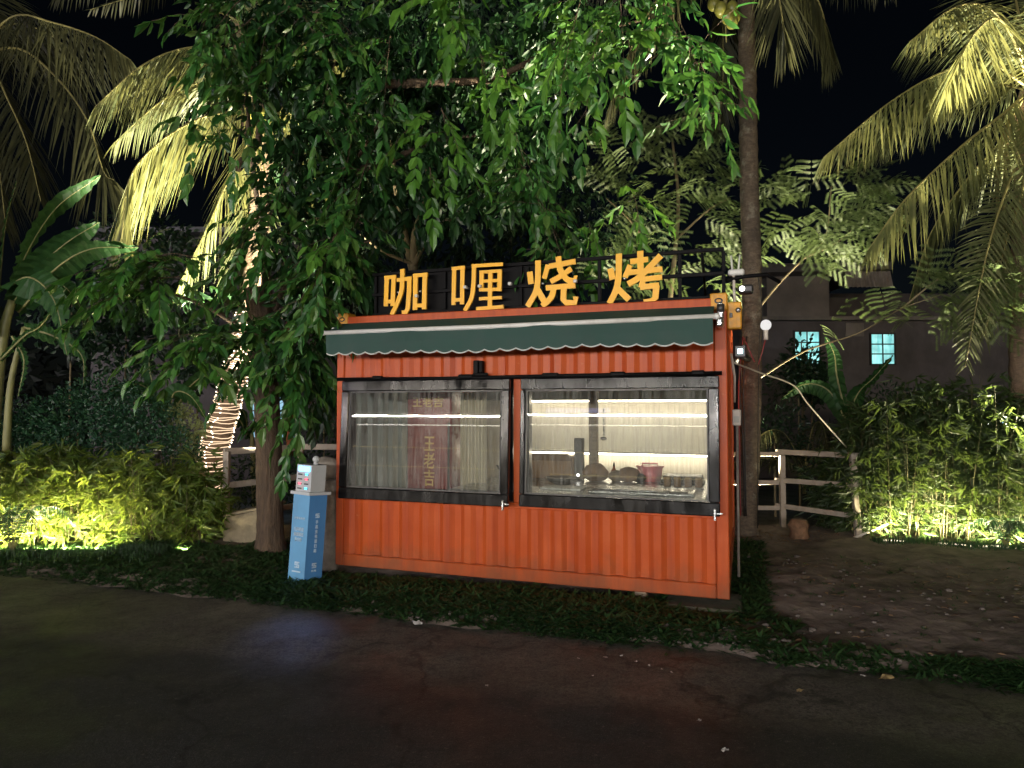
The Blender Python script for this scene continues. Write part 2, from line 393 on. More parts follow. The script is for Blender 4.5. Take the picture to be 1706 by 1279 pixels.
def roadsurface():
    m,nt,bs,_=newmat('worn_damp_road')
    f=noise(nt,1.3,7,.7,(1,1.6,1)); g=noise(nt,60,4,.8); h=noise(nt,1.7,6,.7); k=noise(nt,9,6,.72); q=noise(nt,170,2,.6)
    far_tone=ramp(nt,f,[(.3,(.056,.05,.042)),(.5,(.09,.081,.068)),(.72,(.13,.118,.1))]); near_tone=ramp(nt,f,[(.3,(.015,.0165,.0175)),(.5,(.024,.0255,.0265)),(.72,(.038,.039,.039))])
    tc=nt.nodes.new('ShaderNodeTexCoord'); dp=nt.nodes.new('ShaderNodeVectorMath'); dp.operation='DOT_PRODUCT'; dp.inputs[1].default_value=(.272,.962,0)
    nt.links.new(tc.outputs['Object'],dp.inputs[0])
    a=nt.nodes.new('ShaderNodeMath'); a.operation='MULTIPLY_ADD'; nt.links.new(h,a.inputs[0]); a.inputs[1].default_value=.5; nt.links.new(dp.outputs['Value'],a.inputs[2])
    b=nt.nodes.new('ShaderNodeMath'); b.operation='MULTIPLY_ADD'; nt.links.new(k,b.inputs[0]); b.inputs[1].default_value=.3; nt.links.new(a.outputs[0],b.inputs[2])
    c=mixrgb(nt,maprange(nt,b.outputs[0],4.12,4.34,0,1),near_tone,far_tone)  # one surface, darker on the near side, blending to lighter brown beyond
    c=mixrgb(nt,maprange(nt,k,.48,.64,0,.6),c,(.014,.0135,.013)); c=mixrgb(nt,maprange(nt,g,.46,.6,0,.7),c,(.011,.0105,.01)); c=mixrgb(nt,maprange(nt,q,.58,.68,0,.7),c,(.16,.15,.13))
    g2=noise(nt,26,3,.75); c=mixrgb(nt,maprange(nt,g2,.5,.6,0,.55),c,(.012,.0115,.011)); g3=noise(nt,33,3,.7,(1,1.4,1)); c=mixrgb(nt,maprange(nt,g3,.6,.68,0,.5),c,(.15,.14,.12))
    vo=nt.nodes.new('ShaderNodeTexVoronoi'); vo.feature='DISTANCE_TO_EDGE'; vo.inputs['Scale'].default_value=.55
    wp=nt.nodes.new('ShaderNodeVectorMath'); wp.operation='MULTIPLY_ADD'; nn=nt.nodes.new('ShaderNodeTexNoise'); nn.inputs['Scale'].default_value=2.2; nn.inputs['Detail'].default_value=6; nt.links.new(tc.outputs['Object'],nn.inputs['Vector'])
    nt.links.new(nn.outputs['Color'],wp.inputs[0]); wp.inputs[1].default_value=(.9,.9,0); nt.links.new(tc.outputs['Object'],wp.inputs[2]); nt.links.new(wp.outputs[0],vo.inputs['Vector'])
    c=mixrgb(nt,maprange(nt,vo.outputs['Distance'],.0,.012,.75,0),c,(.006,.006,.006))
    nt.links.new(c,bs.inputs['Base Color']); p=noise(nt,.8,6,.65); nt.links.new(maprange(nt,p,.4,.6,.36,.72),bs.inputs['Roughness'])
    bs.inputs['Specular IOR Level'].default_value=.4; bump(nt,bs,g,.55,.008); return m
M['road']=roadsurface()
M['soil']=plain('dark_soil',(.16,.125,.105),.9,var=.45,scale=6,bmp=.8,dirt=(.035,.027,.02),dirt_amt=.8,dist=.03)

# ------------------------------------------------------------------ ground
ED=Vector((.949,-.315,0)).normalized(); EN=Vector((.315,.949,0)).normalized()   # along the road edge / away from the camera
E0=Vector((0,5.03,0))
def edge_wob(s):
    return .06*math.sin(s*2.3)+.04*math.sin(s*5.1+1)+.025*math.sin(s*11.7+2)
S0=Vector((0,3.99,0)); SD=Vector((.962,-.272,0)).normalized()
mb=MB()
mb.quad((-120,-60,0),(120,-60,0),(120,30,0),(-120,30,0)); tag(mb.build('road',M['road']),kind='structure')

def ground_z(x,y):
    """height of the verge at a world point"""
    v=Vector((x,y,0))-E0; t=v.dot(EN); s=v.dot(ED)
    z=-.015+.07*min(1,max(0,(t-edge_wob(s))/.28))
    z+=.02*math.sin(x*2.1+y*1.3)*min(1,max(0,t/.8))+.012*math.sin(x*5.7-y*4.1)*min(1,max(0,t/.5))
    # the bank drops behind the railings
    line=9.35 if x<0 else 9.25
    if y>line: z-=min(1.6,(y-line)*1.1)
    return z
vs=[];qs=[]; ss=np.concatenate([np.linspace(-60,-9,20),np.linspace(-8.6,6.6,150),np.linspace(7,60,20)])
ts=np.concatenate([np.linspace(-.12,1,16),np.linspace(1.08,6.5,56),np.linspace(7,120,20)])
for t in ts:
    for s in ss:
        p=E0+ED*float(s)+EN*float(t); j=rng.uniform(-.012,.012) if t>.2 else 0
        vs.append((p.x,p.y,ground_z(p.x,p.y)+j))
ns=len(ss)
for i in range(len(ts)-1):
    for k in range(ns-1): qs.append((i*ns+k,i*ns+k+1,(i+1)*ns+k+1,(i+1)*ns+k))
tag(mesh_np('ground',np.array(vs),np.array(qs),np.zeros((0,3),int),M['soil'],None,True),kind='structure')

# ------------------------------------------------------------------ container kiosk
YAW=R(19.17); OX,OY=-1.7435,6.650; Z0=.1217; HT=2.45; LEN=3.70; DEP=2.85; ZT=Z0+HT
kiosk=thing('container_kiosk','orange shipping container food stall with two black-framed windows','food stall',(OX,OY,0),-YAW)
def K(): return kiosk
def ribs(u0,u1,z0,z1,y0,dep,pitch=.215,first=0.,axis='x'):
    """corrugated sheet between u0,u1 : returns MB in local coords. axis x: front face; y: side face at x=y0"""
    mb=MB(); prof=[]; u=u0
    seq=[(.062,0,0),(.045,0,1),(.063,1,1),(.045,1,0)]
    k=0; prof=[(u0,0.)]; ph=first
    cur=u0
    while cur<u1-1e-6:
        w,a,b=seq[k%4]; nx=min(u1,cur+w); fr=(nx-cur)/w
        prof.append((nx,a+(b-a)*fr)); cur=nx; k+=1
    for (ua,da),(ub,db) in zip(prof[:-1],prof[1:]):
        if axis=='x': mb.quad((ua,y0+da*dep,z0),(ub,y0+db*dep,z0),(ub,y0+db*dep,z1),(ua,y0+da*dep,z1))
        else: mb.quad((y0-da*dep,ua,z0),(y0-db*dep,ub,z0),(y0-db*dep,ub,z1),(y0-da*dep,ua,z1))
    return mb
L=True
ribs(.085,LEN-.1,.235,.765,.018,.026).build('lower_panel',M['orange'],kiosk,L)
ribs(.085,LEN-.1,1.955,2.44,.018,.026).build('upper_panel',M['orange'],kiosk,L)
for u0,u1 in ((0,.085),(LEN-.1,LEN)):
    MB().cbox((u0,0,Z0+.0),(u1,.12,ZT-.11),.008).build('corner_post',M['orange'],kiosk,L)
MB().cbox((.087,-.002,Z0),(LEN-.102,.1,.236),.008).build('bottom_rail',M['orange'],kiosk,L)
MB().cbox((.1,-.004,2.445),(LEN-.102,.1,ZT-.004),.008).build('top_rail',M['orange'],kiosk,L)
MB().cbox((.087,.003,.764),(LEN-.102,.07,.815),.006).build('sill_rail',M['orange'],kiosk,L)
MB().cbox((1.858,.004,.817),(1.945,.07,1.953),.006).build('centre_post',M['orange'],kiosk,L)
for u,v in ((-.006,-.008),(LEN-.13,-.008)):
    o=MB().cbox((u,v,ZT-.106),(u+.136,v+.15,ZT+.035),.01).build('corner_casting',M['yellow'],kiosk,L)
    mb=MB()
    for q in range(14):
        a=2*math.pi*q/14; b=2*math.pi*(q+1)/14
        cx,cz=u+.068,ZT-.03
        mb.quad((cx+.034*math.cos(a),v-.003,cz+.024*math.sin(a)),(cx+.034*math.cos(b),v-.003,cz+.024*math.sin(b)),(cx+.021*math.cos(b),v-.006,cz+.012*math.sin(b)),(cx+.021*math.cos(a),v-.006,cz+.012*math.sin(a)))
    mb.build('casting_slot',M['dark'],o,L)
# yellow side casting and bracket that stick out past the awning end
o=MB().cbox((LEN+.004,.01,2.31),(LEN+.115,.13,2.53),.01).build('side_casting',M['yellow'],kiosk,L)
MB().cbox((LEN+.02,.004,2.40),(LEN+.045,.012,2.44),.004).build('bolt_hole',M['dark'],o,L)
MB().ball((LEN+.088,.004,2.46),.022,10,6).build('bolt',M['steel'],o,L)
ribs(.12,DEP-.1,.25,2.45,LEN-.02,.03,axis='y').build('side_panel',M['orange'],kiosk,L)
MB().cbox((LEN-.08,.122,Z0),(LEN-.003,DEP-.1,.25),.008).build('bottom_rail',M['orange'],kiosk,L)
MB().cbox((LEN-.08,.152,2.45),(LEN-.003,DEP-.1,ZT-.004),.008).build('top_rail',M['orange'],kiosk,L)
MB().cbox((LEN-.1,DEP-.098,Z0),(LEN,DEP,ZT),.008).build('corner_post',M['orange'],kiosk,L)
MB().cbox((0,DEP-.098,Z0),(.085,DEP,ZT),.008).build('corner_post',M['orange'],kiosk,L)
mb=ribs(.12,DEP-.1,Z0,ZT-.01,.03,-.03,axis='y'); mb.build('side_panel',M['orange'],kiosk,L)
MB().box((.085,DEP-.06,Z0),(LEN-.1,DEP-.03,ZT-.01)).build('rear_panel',M['orange'],kiosk,L)
MB().box((.0,.1,ZT-.05),(LEN,DEP,ZT-.012)).build('roof',M['orange'],kiosk,L)
MB().box((.05,.1,Z0+.01),(LEN-.06,DEP-.06,Z0+.09)).build('floor',M['ply'],kiosk,L)
# inner lining: corrugated grey wall on one side, white boards behind
mb=ribs(.15,DEP-.1,.215,2.5,.095,-.03,pitch=.2,axis='y'); mb.build('inner_lining',M['innergrey'],kiosk,L)
MB().box((.1,DEP-.12,.215),(LEN-.1,DEP-.075,2.5)).build('inner_lining',M['inner'],kiosk,L)
MB().box((LEN-.15,.13,.215),(LEN-.105,DEP-.125,2.5)).build('inner_lining',M['inner'],kiosk,L)
MB().box((.1,.13,2.455),(LEN-.105,DEP-.125,2.5)).build('inner_lining',M['innergrey'],kiosk,L)
# windows hinged along the top, pushed out a little at the bottom
TILT=R(2.7); HZ=1.925
def window(u0,u1,z0,gl,gr):
    Mx=Matrix.Translation((0,-.03,HZ)) @ Matrix.Rotation(-TILT,4,'X')
    z=z0-HZ
    fr=MB().cbox((u0,-.05,-.1),(u1,0,0),.008,Mx)
    fr=fr.build('window',M['frame'],kiosk,L)
    MB().cbox((u0,-.05,z),(u1,.0,z+.108),.008,Mx).build('bottom_frame',M['frame'],fr,L)
    MB().cbox((u0,-.05,z+.11),(gl,.0,-.102),.008,Mx).build('side_frame',M['frame'],fr,L)
    MB().cbox((gr,-.05,z+.11),(u1,.0,-.102),.008,Mx).build('side_frame',M['frame'],fr,L)
    ins=MB()
    for a,b in (((gl,-.036,z+.11),(gl+.012,-.012,-.102)),((gr-.012,-.036,z+.11),(gr,-.012,-.102)),((gl+.012,-.036,z+.11),(gr-.012,-.012,z+.122)),((gl+.012,-.036,-.114),(gr-.012,-.012,-.102))): ins.box(a,b,Mx)
    ins.build('glazing_bead',M['dark'],fr,L)
    MB().box((gl+.002,-.027,z+.112),(gr-.002,-.023,-.104),Mx).build('pane',M['glass'],fr,L)
    lt=MB().cbox((u1-.05,-.075,z-.03),(u1-.03,-.052,z+.06),.004,Mx); lt.cbox((u1-.03,-.07,z+.02),(u1+.02,-.06,z+.032),.003,Mx)
    lt.build('window_latch',M['steel'],fr,L)
    # fixed frame in the wall opening
    op=MB()
    op.box((u0+.005,.02,.83),(u0+.05,.1,1.95)); op.box((u1-.05,.02,.83),(u1-.005,.1,1.95)); op.box((u0+.05,.02,.83),(u1-.05,.1,.87)); op.box((u0+.05,.02,1.9),(u1-.05,.1,1.95))
    op.build('fixed_frame',M['frame'],kiosk,L)
window(.112,1.85,.79,.195,1.772)
window(1.953,3.637,.80,2.0,3.55)
hb=MB().tube([(.06,-.075,1.945),(1.2,-.075,1.938),(2.4,-.075,1.945),(3.66,-.075,1.947)],.017,8).build('hinge_bar',M['black'],kiosk,L)
for u in (.45,1.35,2.15,2.75,3.42): MB().cbox((u,-.098,1.93),(u+.13+rng.uniform(-.03,.03),-.05,1.972),.012).build('hinge_clamp',M['black'],hb,L)
mb=MB().cbox((1.485,-.05,1.975),(1.535,.015,2.10),.006).cbox((1.54,-.045,1.985),(1.575,.015,2.095),.006); mb.build('bracket',M['black'],kiosk,L)
MB().cbox((1.48,-.055,1.955),(1.63,-.03,1.985),.01).build('bracket',M['black'],kiosk,L)
# led strips on the ceiling cabinet and below the shelf
MB().box((.15,DEP-.42,1.76),(LEN-.16,DEP-.125,2.2)).build('wall_cabinet',M['innergrey'],kiosk,L)
MB().box((1.0,DEP-.36,1.742),(LEN-.16,DEP-.33,1.757)).build('led_strip',M['ledroof'],kiosk,L)
MB().box((.9,DEP-.3,1.10),(LEN-.16,DEP-.125,1.125)).build('wall_shelf',M['inner'],kiosk,L)
MB().box((.95,DEP-.27,1.083),(LEN-.2,DEP-.25,1.097)).build('led_strip',M['ledroof'],kiosk,L)
MB().cbox((2.2,1.56,.885),(2.29,1.66,2.45),.006).build('inner_column',M['wood'],kiosk,L)

# feet
KM=world_mat(kiosk)
def KW(u,y,z): return KM@Vector((u,y,z))
def ktag(name,mb,m,label,cat,group=None):
    """top-level object whose geometry is given in kiosk coordinates"""
    c=Vector((0,0,0))
    for v in mb.v: c+=Vector(v)
    c/=len(mb.v); zmin=min(v[2] for v in mb.v)
    e=thing(name,label,cat,KW(c.x,c.y,zmin),-YAW,group)
    return e,Vector((c.x,c.y,zmin))
def kthing(name,label,cat,u,y,z,group=None): return thing(name,label,cat,KW(u,y,z),-YAW,group)
o=kthing('concrete_pad','mossy concrete pad under the container corner beside the soil','concrete pad',3.45,.1,0)
MB().cbox((-.28,-.24,-.04),(.36,.3,.075),.03).build('pad',M['padc'],o,L)
o=kthing('wooden_block','small pale timber block wedged under the container front','block',2.98,.08,0)
MB().cbox((-.05,-.05,.0),(.05,.08,.12),.006).build('block',M['wood'],o,L)

# ------------------------------------------------------------------ awning
aw=kthing('awning','dark green retracted awning with scalloped valance above the windows','awning',0,0,0)
u0,u1=.085,3.605
mb=MB(); n=8
prof=[(-.005,2.50),(-.08,2.485),(-.2,2.43),(-.3,2.385)]
for (ya,za),(yb,zb) in zip(prof[:-1],prof[1:]): mb.quad((u0,yb,zb),(u1,yb,zb),(u1,ya,za),(u0,ya,za))
for (ya,za),(yb,zb) in zip(prof[:-1],prof[1:]): mb.quad((u0,yb,zb-.012),(u0,ya,za-.012),(u1,ya,za-.012),(u1,yb,zb-.012))
mb.build('awning_fabric',M['green'],aw,L)
bar=MB().tube([(u0-.03,-.315,2.375),(1.8,-.315,2.369),(u1+.03,-.315,2.375)],.021,10).build('front_bar',M['white'],aw,L)
MB().ball((u0-.03,-.315,2.375),.026,10,6).build('end_cap',M['white'],bar,L)
MB().ball((u1+.03,-.315,2.375),.026,10,6).build('end_cap',M['white'],bar,L)
mb=MB(); N=24*10; trim=MB(); pv=None
for k in range(N+1):
    u=u0+(u1-u0)*k/N; sc=abs(math.sin(math.pi*(u-u0)/.1467)); zb=2.163+.0-.022*sc+.018+.006*math.sin(u*3)+.003*math.sin(u*7.7)
    y=-.322+.01*math.sin(u*5.1)+.005*math.sin(u*17+2*math.sin(u*2)); yb=y-.012+.02*math.sin(u*3.7+1)+.008*math.sin(u*11.3+math.sin(u*5))
    cur=((u,y,2.36),(u,(y+yb)/2-.004,2.27),(u,yb,zb))
    if pv:
        mb.quad(pv[1],cur[1],cur[0],pv[0]); mb.quad(pv[2],cur[2],cur[1],pv[1])
        a=Vector(pv[2]); b=Vector(cur[2]); 
        trim.quad(a+Vector((0,-.004,-.009)),b+Vector((0,-.004,-.009)),b+Vector((0,-.004,.002)),a+Vector((0,-.004,.002)))
        trim.quad(a+Vector((0,.004,-.009)),a+Vector((0,.004,.002)),b+Vector((0,.004,.002)),b+Vector((0,.004,-.009)))
    pv=cur
mb.smooth=list(range(len(mb.f))); va=mb.build('valance',M['green'],aw,L); trim.build('valance_trim',M['greytrim'],va,L)
mb=MB().cbox((u1+.03,-.2,2.33),(u1+.075,-.01,2.5),.01).cbox((u1+.025,-.3,2.30),(u1+.07,-.12,2.36),.01).tube([(u1+.05,-.25,2.33),(u1+.05,-.05,2.46)],.02,8)
mb.build('end_bracket',M['steel'],aw,L)
MB().tube([(u1+.055,-.22,2.42),(u1+.055,-.22,2.48)],.03,10).build('gear_box',M['dark'],aw,L)
MB().cbox((u0-.02,-.2,2.36),(u0+.015,-.01,2.44),.008).build('end_bracket',M['white'],aw,L)

# ------------------------------------------------------------------ rooftop sign
sg=kthing('rooftop_sign','black steel rooftop sign frame carrying four amber Chinese characters','sign',0,0,0)
def bar_(a,b,r=.018): return MB().cbox(a,b,.003).build('frame_bar',M['black'],sg,L)
SY=.16
for z in (2.60,2.80,3.005): bar_((.3,SY,z-.016),(3.68,SY+.03,z+.016))
for u in (.32,1.08,1.86,2.6,3.30,3.66): bar_((u,SY+.002,2.618),(u+.03,SY+.03,2.784)); bar_((u,SY+.002,2.818),(u+.03,SY+.03,2.987))
MB().box((.32,SY+.034,2.59),(2.05,SY+.044,3.0)).build('backing_sheet',M['black'],sg,L)
for u in (.9,2.3,3.5): MB().tube([(u,SY+.02,2.98),(u,SY+.75,2.585)],.012,6).build('brace',M['black'],sg,L)
def text_meshes(specs):
    """specs: list of (string, size, extrude, offset) -> list of meshes centred on x,y with real extents"""
    tmp=[]
    for s,ex,off,lsp in specs:
        c=bpy.data.curves.new('text_tmp','FONT'); c.body=s; c.extrude=ex; c.offset=off; c.resolution_u=3; c.space_line=lsp; c.align_x='CENTER'
        o=bpy.data.objects.new('text_tmp',c); COL.objects.link(o); tmp.append(o)
    dg=bpy.context.evaluated_depsgraph_get(); out=[]
    for o in tmp:
        me=bpy.data.meshes.new_from_object(o.evaluated_get(dg)); out.append(me)
    for o in tmp:
        c=o.data; bpy.data.objects.remove(o); bpy.data.curves.remove(c)
    return out
def fit_text(me,w,h):
    co=np.empty(len(me.vertices)*3,dtype=np.float32); me.vertices.foreach_get('co',co); co=co.reshape(-1,3)
    lo,hi=co.min(0),co.max(0); s=hi-lo
    co[:,0]=(co[:,0]-(lo[0]+hi[0])/2)*(w/s[0]); co[:,1]=(co[:,1]-lo[1])*(h/s[1]); return co
def put_text(me,name,m,parent,w,h,Mx,shear=0,skew=0):
    co=fit_text(me,w,h); co[:,0]+=shear*(co[:,1]-h/2)
    A=np.array(Mx); co=co@A[:3,:3].T+A[:3,3]
    me.vertices.foreach_set('co',co.ravel()); me.materials.clear(); me.materials.append(m); me.update(); me.name=name
    o=bpy.data.objects.new(name,me); COL.objects.link(o); o.parent=parent; return o
UP=Matrix.Rotation(R(90),4,'X')     # text plane x,y -> local x,z facing -y
TX=text_meshes([('王\n老\n吉',.004,.012,1.0),('王老吉',.004,.015,1),
                ('共享充电宝',.002,.004,1),('扫码租借\n随借随还\n更方便',.002,.006,1.25),('手\n机\n充\n电\n请\n扫\n码',.002,.01,1.15),('充电',.002,.004,1)])
def KF(px,py,yl):
    """kiosk-local (u,z) of the point where the sight line through a photograph pixel meets the plane y=yl"""
    c0=KM.inverted()@Vector((0,0,CAMZ)); d=(KM.inverted()@P(px,py,5.0))-c0
    t=(yl-c0.y)/d.y; q=c0+d*t; return q.x,q.z
def stroke_letter(strokes,ox,oy,sc,w0):
    mb=MB(); yf=SY-.085
    for k,(wf,pts) in enumerate(strokes):
        p=[Vector(KF(ox+x/sc,oy+y/sc,yf)) for x,y in pts]; w=w0*wf*.46
        if len(p)>2: 
            q=bez([(a.x,a.y,0) for a in p],4*(len(p)-1)) if wf!=1.001 else [Vector((a.x,a.y,0)) for a in p]
            p=[Vector((a.x,a.y)) for a in q]
        Lf=[];Rt=[]
        for i in range(len(p)):
            t=(p[min(i+1,len(p)-1)]-p[max(i-1,0)]).normalized(); n=Vector((-t.y,t.x)); Lf.append(p[i]+n*w); Rt.append(p[i]-n*w)
        dy=.0004*k
        for i in range(len(p)-1):
            qd=[Lf[i],Lf[i+1],Rt[i+1],Rt[i]]
            base=len(mb.v); mb.v+=[(v.x,yf-dy,v.y) for v in qd]+[(v.x,yf+.014+dy,v.y) for v in qd]
            mb.f+=[(base,base+1,base+2,base+3),(base+7,base+6,base+5,base+4),(base,base+4,base+5,base+1),(base+2,base+6,base+7,base+3)]
            if i==0: mb.f.append((base+3,base+7,base+4,base))
            if i==len(p)-2: mb.f.append((base+1,base+5,base+6,base+2))
    return mb
V1,H1,C1=1.0,.8,1.0
GL=[([(V1,[(522,270),(514,502)]),(V1,[(574,268),(566,500)]),(H1,[(503,287),(592,277)]),(H1,[(512,468),(570,464)]),
      (H1,[(598,303),(712,288)]),(1.001,[(694,285),(692,380),(682,515),(668,548),(636,552)]),(V1,[(640,218),(640,300),(628,410),(560,568)]),
      (V1,[(741,255),(737,530)]),(V1,[(812,250),(806,526)]),(H1,[(722,270),(832,260)]),(H1,[(740,498),(806,494)])],530,400,4.568,.05),
    ([(V1,[(1035,203),(1029,492)]),(V1,[(1098,200),(1094,486)]),(H1,[(1015,216),(1116,206)]),(H1,[(1032,456),(1094,451)]),
      (H1,[(1168,196),(1406,182)]),(V1,[(1186,186),(1182,330),(1166,440),(1115,537)]),
      (.72,[(1228,243),(1397,232)]),(V1,[(1245,238),(1241,388)]),(V1,[(1382,232),(1379,388)]),(.7,[(1250,312),(1375,304)]),(.75,[(1245,378),(1378,372)]),(V1,[(1312,240),(1306,512)]),(.72,[(1226,446),(1397,436)]),(H1,[(1204,522),(1411,506)])],530,400,4.568,.045),
    ([(V1,[(86,203),(96,282)]),(V1,[(141,130),(138,260),(122,340),(72,428)]),(V1,[(136,315),(182,398)]),(.85,[(206,158),(180,248)]),
      (.9,[(213,168),(383,136)]),(V1,[(272,104),(284,190),(328,252),(384,266)]),(.9,[(356,182),(292,228),(222,268)]),(.6,[(380,268),(384,228)]),
      (.9,[(192,308),(382,292)]),(V1,[(242,312),(226,368),(168,426)]),(1.001,[(308,300),(304,384),(322,404),(380,402),(384,364)])],860,400,3.877,.058),
    ([(V1,[(608,182),(622,254)]),(V1,[(663,86),(660,240),(642,326),(602,408)]),(V1,[(658,314),(728,384)]),(.85,[(736,160),(702,240)]),
      (.9,[(736,138),(852,122)]),(V1,[(801,68),(803,190)]),(.9,[(712,210),(944,186)]),(V1,[(934,98),(856,180),(786,246),(722,284)]),
      (.85,[(806,254),(942,238)]),(.9,[(822,250),(806,306)]),(.9,[(800,304),(922,290)]),(1.001,[(906,292),(898,372),(874,394),(824,402)])],860,400,3.877,.058)]
for g in GL: stroke_letter(*g).build('sign_letter',M['letter'],sg,L)
for u in (.62,.86,1.36,1.62,2.1,2.38,2.85,3.08): MB().tube([(u,SY-.05,2.8),(u,SY+.002,2.8)],.011,6).build('letter_bracket',M['steel'],sg,L)
for u,z in ((1.345,2.80),(1.49,2.80),(1.79,2.805),(2.405,2.79),(.835,2.745)):
    MB().cbox((u,SY-.12,z-.014),(u+.032,SY-.08,z+.014),.005).build('letter_clip',M['white'],sg,L)

# router, camera and wiring on the sign end
o=kthing('wifi_router','white wireless router with two upright antennas on the sign post','router',3.78,.2,2.78)
MB().cbox((-.07,-.03,.0),(.06,.04,.05),.012).build('router_body',M['white'],o,L)
for dx,tl in ((-.035,-.01),(.012,.014)): MB().tube([(dx,0,.04),(dx+tl,0,.17)],[.009,.007],6).build('antenna',M['white'],o,L)
MB().tube([(-.02,.01,-.32),(-.025,.01,.0)],.012,6).build('mount_pole',M['pvc'],o,L)
o=kthing('support_arm','dark steel arm reaching from the sign post to the palm trunk','bracket',3.68,.2,2.72)
MB().tube([(0,0,.02),(.15,.02,.05),(.33,.04,.06),(.44,.1,.0)],.017,8).build('arm',M['black'],o,L)
o=kthing('security_camera','small dark camera with white lit lens under the steel arm','camera',3.84,.16,2.62)
MB().cbox((-.05,-.02,.0),(.07,.1,.07),.015).build('camera_body',M['dark'],o,L)
MB().ball((-.02,-.028,.035),.022,10,6).build('lens_light',M['bulb'],o,L)
o=kthing('security_lamp','tiny square blue-white lamp on the container side','lamp',3.80,.08,2.13)
MB().cbox((-.045,.0,-.05),(.045,.05,.05),.008).build('lamp_case',M['dark'],o,L)
MB().cbox((-.02,-.008,-.02),(.02,-.001,.02),.004).build('lamp_lens',glow('lamp_cyan',(.55,.95,1),6),o,L)
o=kthing('round_lamp','round white lamp disc hanging on wires beside the palm','lamp',4.0,.1,2.34)
MB().tube([(0,-.02,.0),(0,.03,.0)],.042,18).build('lamp_disc',glow('lamp_disc_white',(1,.98,.95),.75),o,L)
MB().tube([(0,.0,-.04),(.0,.0,-.12)],.018,8).build('lamp_stem',M['pvc'],o,L)
MB().tube([(-.005,0,-.12),(-.03,0,-.22),(-.06,0,-.32)],.005,5).build('wire',M['redwire'],o,L)
MB().tube([(-.17,0,-.1),(-.13,0,-.2),(-.09,0,-.3)],.005,5).build('wire',M['redwire'],o,L)
o=kthing('meter_box','white electrical meter box and conduit on the container side','meter box',3.72,.9,0)
MB().cbox((.0,-.05,1.5),(.075,.08,1.65),.008).build('box',M['pvc'],o,L)
MB().cbox((.015,-.055,1.53),(.06,-.051,1.59),.003).build('box_window',M['greytrim'],o,L)
MB().tube([(.04,0,1.5),(.04,0,.1)],.013,8).build('conduit',M['sack'],o,L)
MB().tube([(.02,0,1.72),(.025,-.1,1.95),(.0,-.3,2.15)],.012,6).build('conduit',M['pvc'],o,L)

# ------------------------------------------------------------------ things inside the stall
o=kthing('prep_counter','stainless steel counter running below the lit stall windows','counter',2.4,1.0,Z0+.09)
MB().cbox((-1.3,-.72,.62),(1.1,.95,.665),.008).build('counter_top',M['steel'],o,L)
MB().box((-1.28,-.7,.0),(1.08,.93,.618)).build('cabinet',M['steel'],o,L)
o=kthing('drinks_fridge','dark red drinks cabinet with gold lettering behind the glass','fridge',.68,.95,Z0+.09)
MB().cbox((-.27,-.25,0),(.25,.28,1.78),.015).build('cabinet',M['red'],o,L)
put_text(TX[0],'gold_lettering',M['gold'],o,.13,.52,Matrix.Translation((.0,-.256,.63))@UP)
put_text(TX[1],'top_lettering',M['gold'],o,.36,.11,Matrix.Translation((-.02,-.256,1.46))@UP)
MB().cbox((.215,-.27,.4),(.235,-.252,1.3),.004).build('door_handle',M['dark'],o,L)
o=kthing('cream_curtain','pale cream strip curtain hanging beside the red fridge','curtain',1.1,.85,.8)
mb=MB(); pv=None
for k in range(41):
    u=-.13+.3*k/40; y=.018*math.sin(k*1.25)+.006*math.sin(k*.6)
    if pv: mb.quad((pv[0],pv[1],0),(u,y,0),(u,y,1.55),(pv[0],pv[1],1.55)); mb.quad((pv[0],pv[1]+.004,0),(pv[0],pv[1]+.004,1.55),(u,y+.004,1.55),(u,y+.004,0))
    pv=(u,y)
mb.build('curtain',M['cream'],o,L)
cz=Z0+.09+.665
o=kthing('cardboard_box','brown cardboard carton on the counter in the brighter window','carton',1.76,1.62,cz+.001)
MB().cbox((-.27,-.15,0),(.27,.2,.235),.006).build('carton_body',M['card'],o,L)
MB().cbox((-.272,-.02,.236),(.272,.03,.24),.001).build('tape',M['wood'],o,L)
MB().box((-.26,-.3,.2),(.26,-.152,.206),Matrix.Translation((0,-.15,.2))@Matrix.Rotation(R(-35),4,'X')@Matrix.Translation((0,.15,-.2))).build('flap',M['card'],o,L)
o=kthing('pink_tub','pink plastic tub with a lid on the counter','tub',2.86,1.6,cz+.001)
MB().tube([(0,0,0),(0,0,.15)],[.115,.135],4).build('tub_body',M['pink'],o,L)
MB().tube([(0,0,.151),(0,0,.165)],[.15,.15],4).build('lid',M['pink'],o,L)
MB().tube([(.08,0,.166),(.08,0,.19),(-.08,0,.19),(-.08,0,.166)],.008,6).build('handle',M['pink'],o,L)
o=kthing('sauce_bottle','small orange sauce bottle with a cap beside the tub','bottle',2.47,1.6,cz+.001)
MB().tube([(0,0,0),(0,0,.1),(0,0,.13),(0,0,.15)],[.03,.03,.014,.012],12).build('bottle_body',M['rust'],o,L)
MB().tube([(0,0,.151),(0,0,.19)],[.013,.006],8).build('cap',M['dark'],o,L)
o=kthing('speaker_box','tall narrow black appliance standing by the inner column','appliance',2.12,1.45,cz+.001)
MB().cbox((-.045,-.06,0),(.045,.06,.46),.008).build('appliance_body',M['dark'],o,L)
MB().ball((.0,-.066,.06),.016,8,6).build('indicator',M['bulb'],o,L)
o=kthing('ingredient_bags','crumpled brown bags of ingredients heaped on the counter','bags',2.5,1.45,cz+.001)
for dx,r,m in ((-.2,.12,'card'),(.02,.075,'wood'),(.16,.1,'card'),(.27,.06,'dark')): MB().ball((dx,0,r*.75),r,12,8,(1.2,1,.8),.12).build('bag',M[m],o,L)
o=kthing('black_trays','stacked black cooking trays at the bright end of the counter','trays',3.2,1.5,cz+.001)
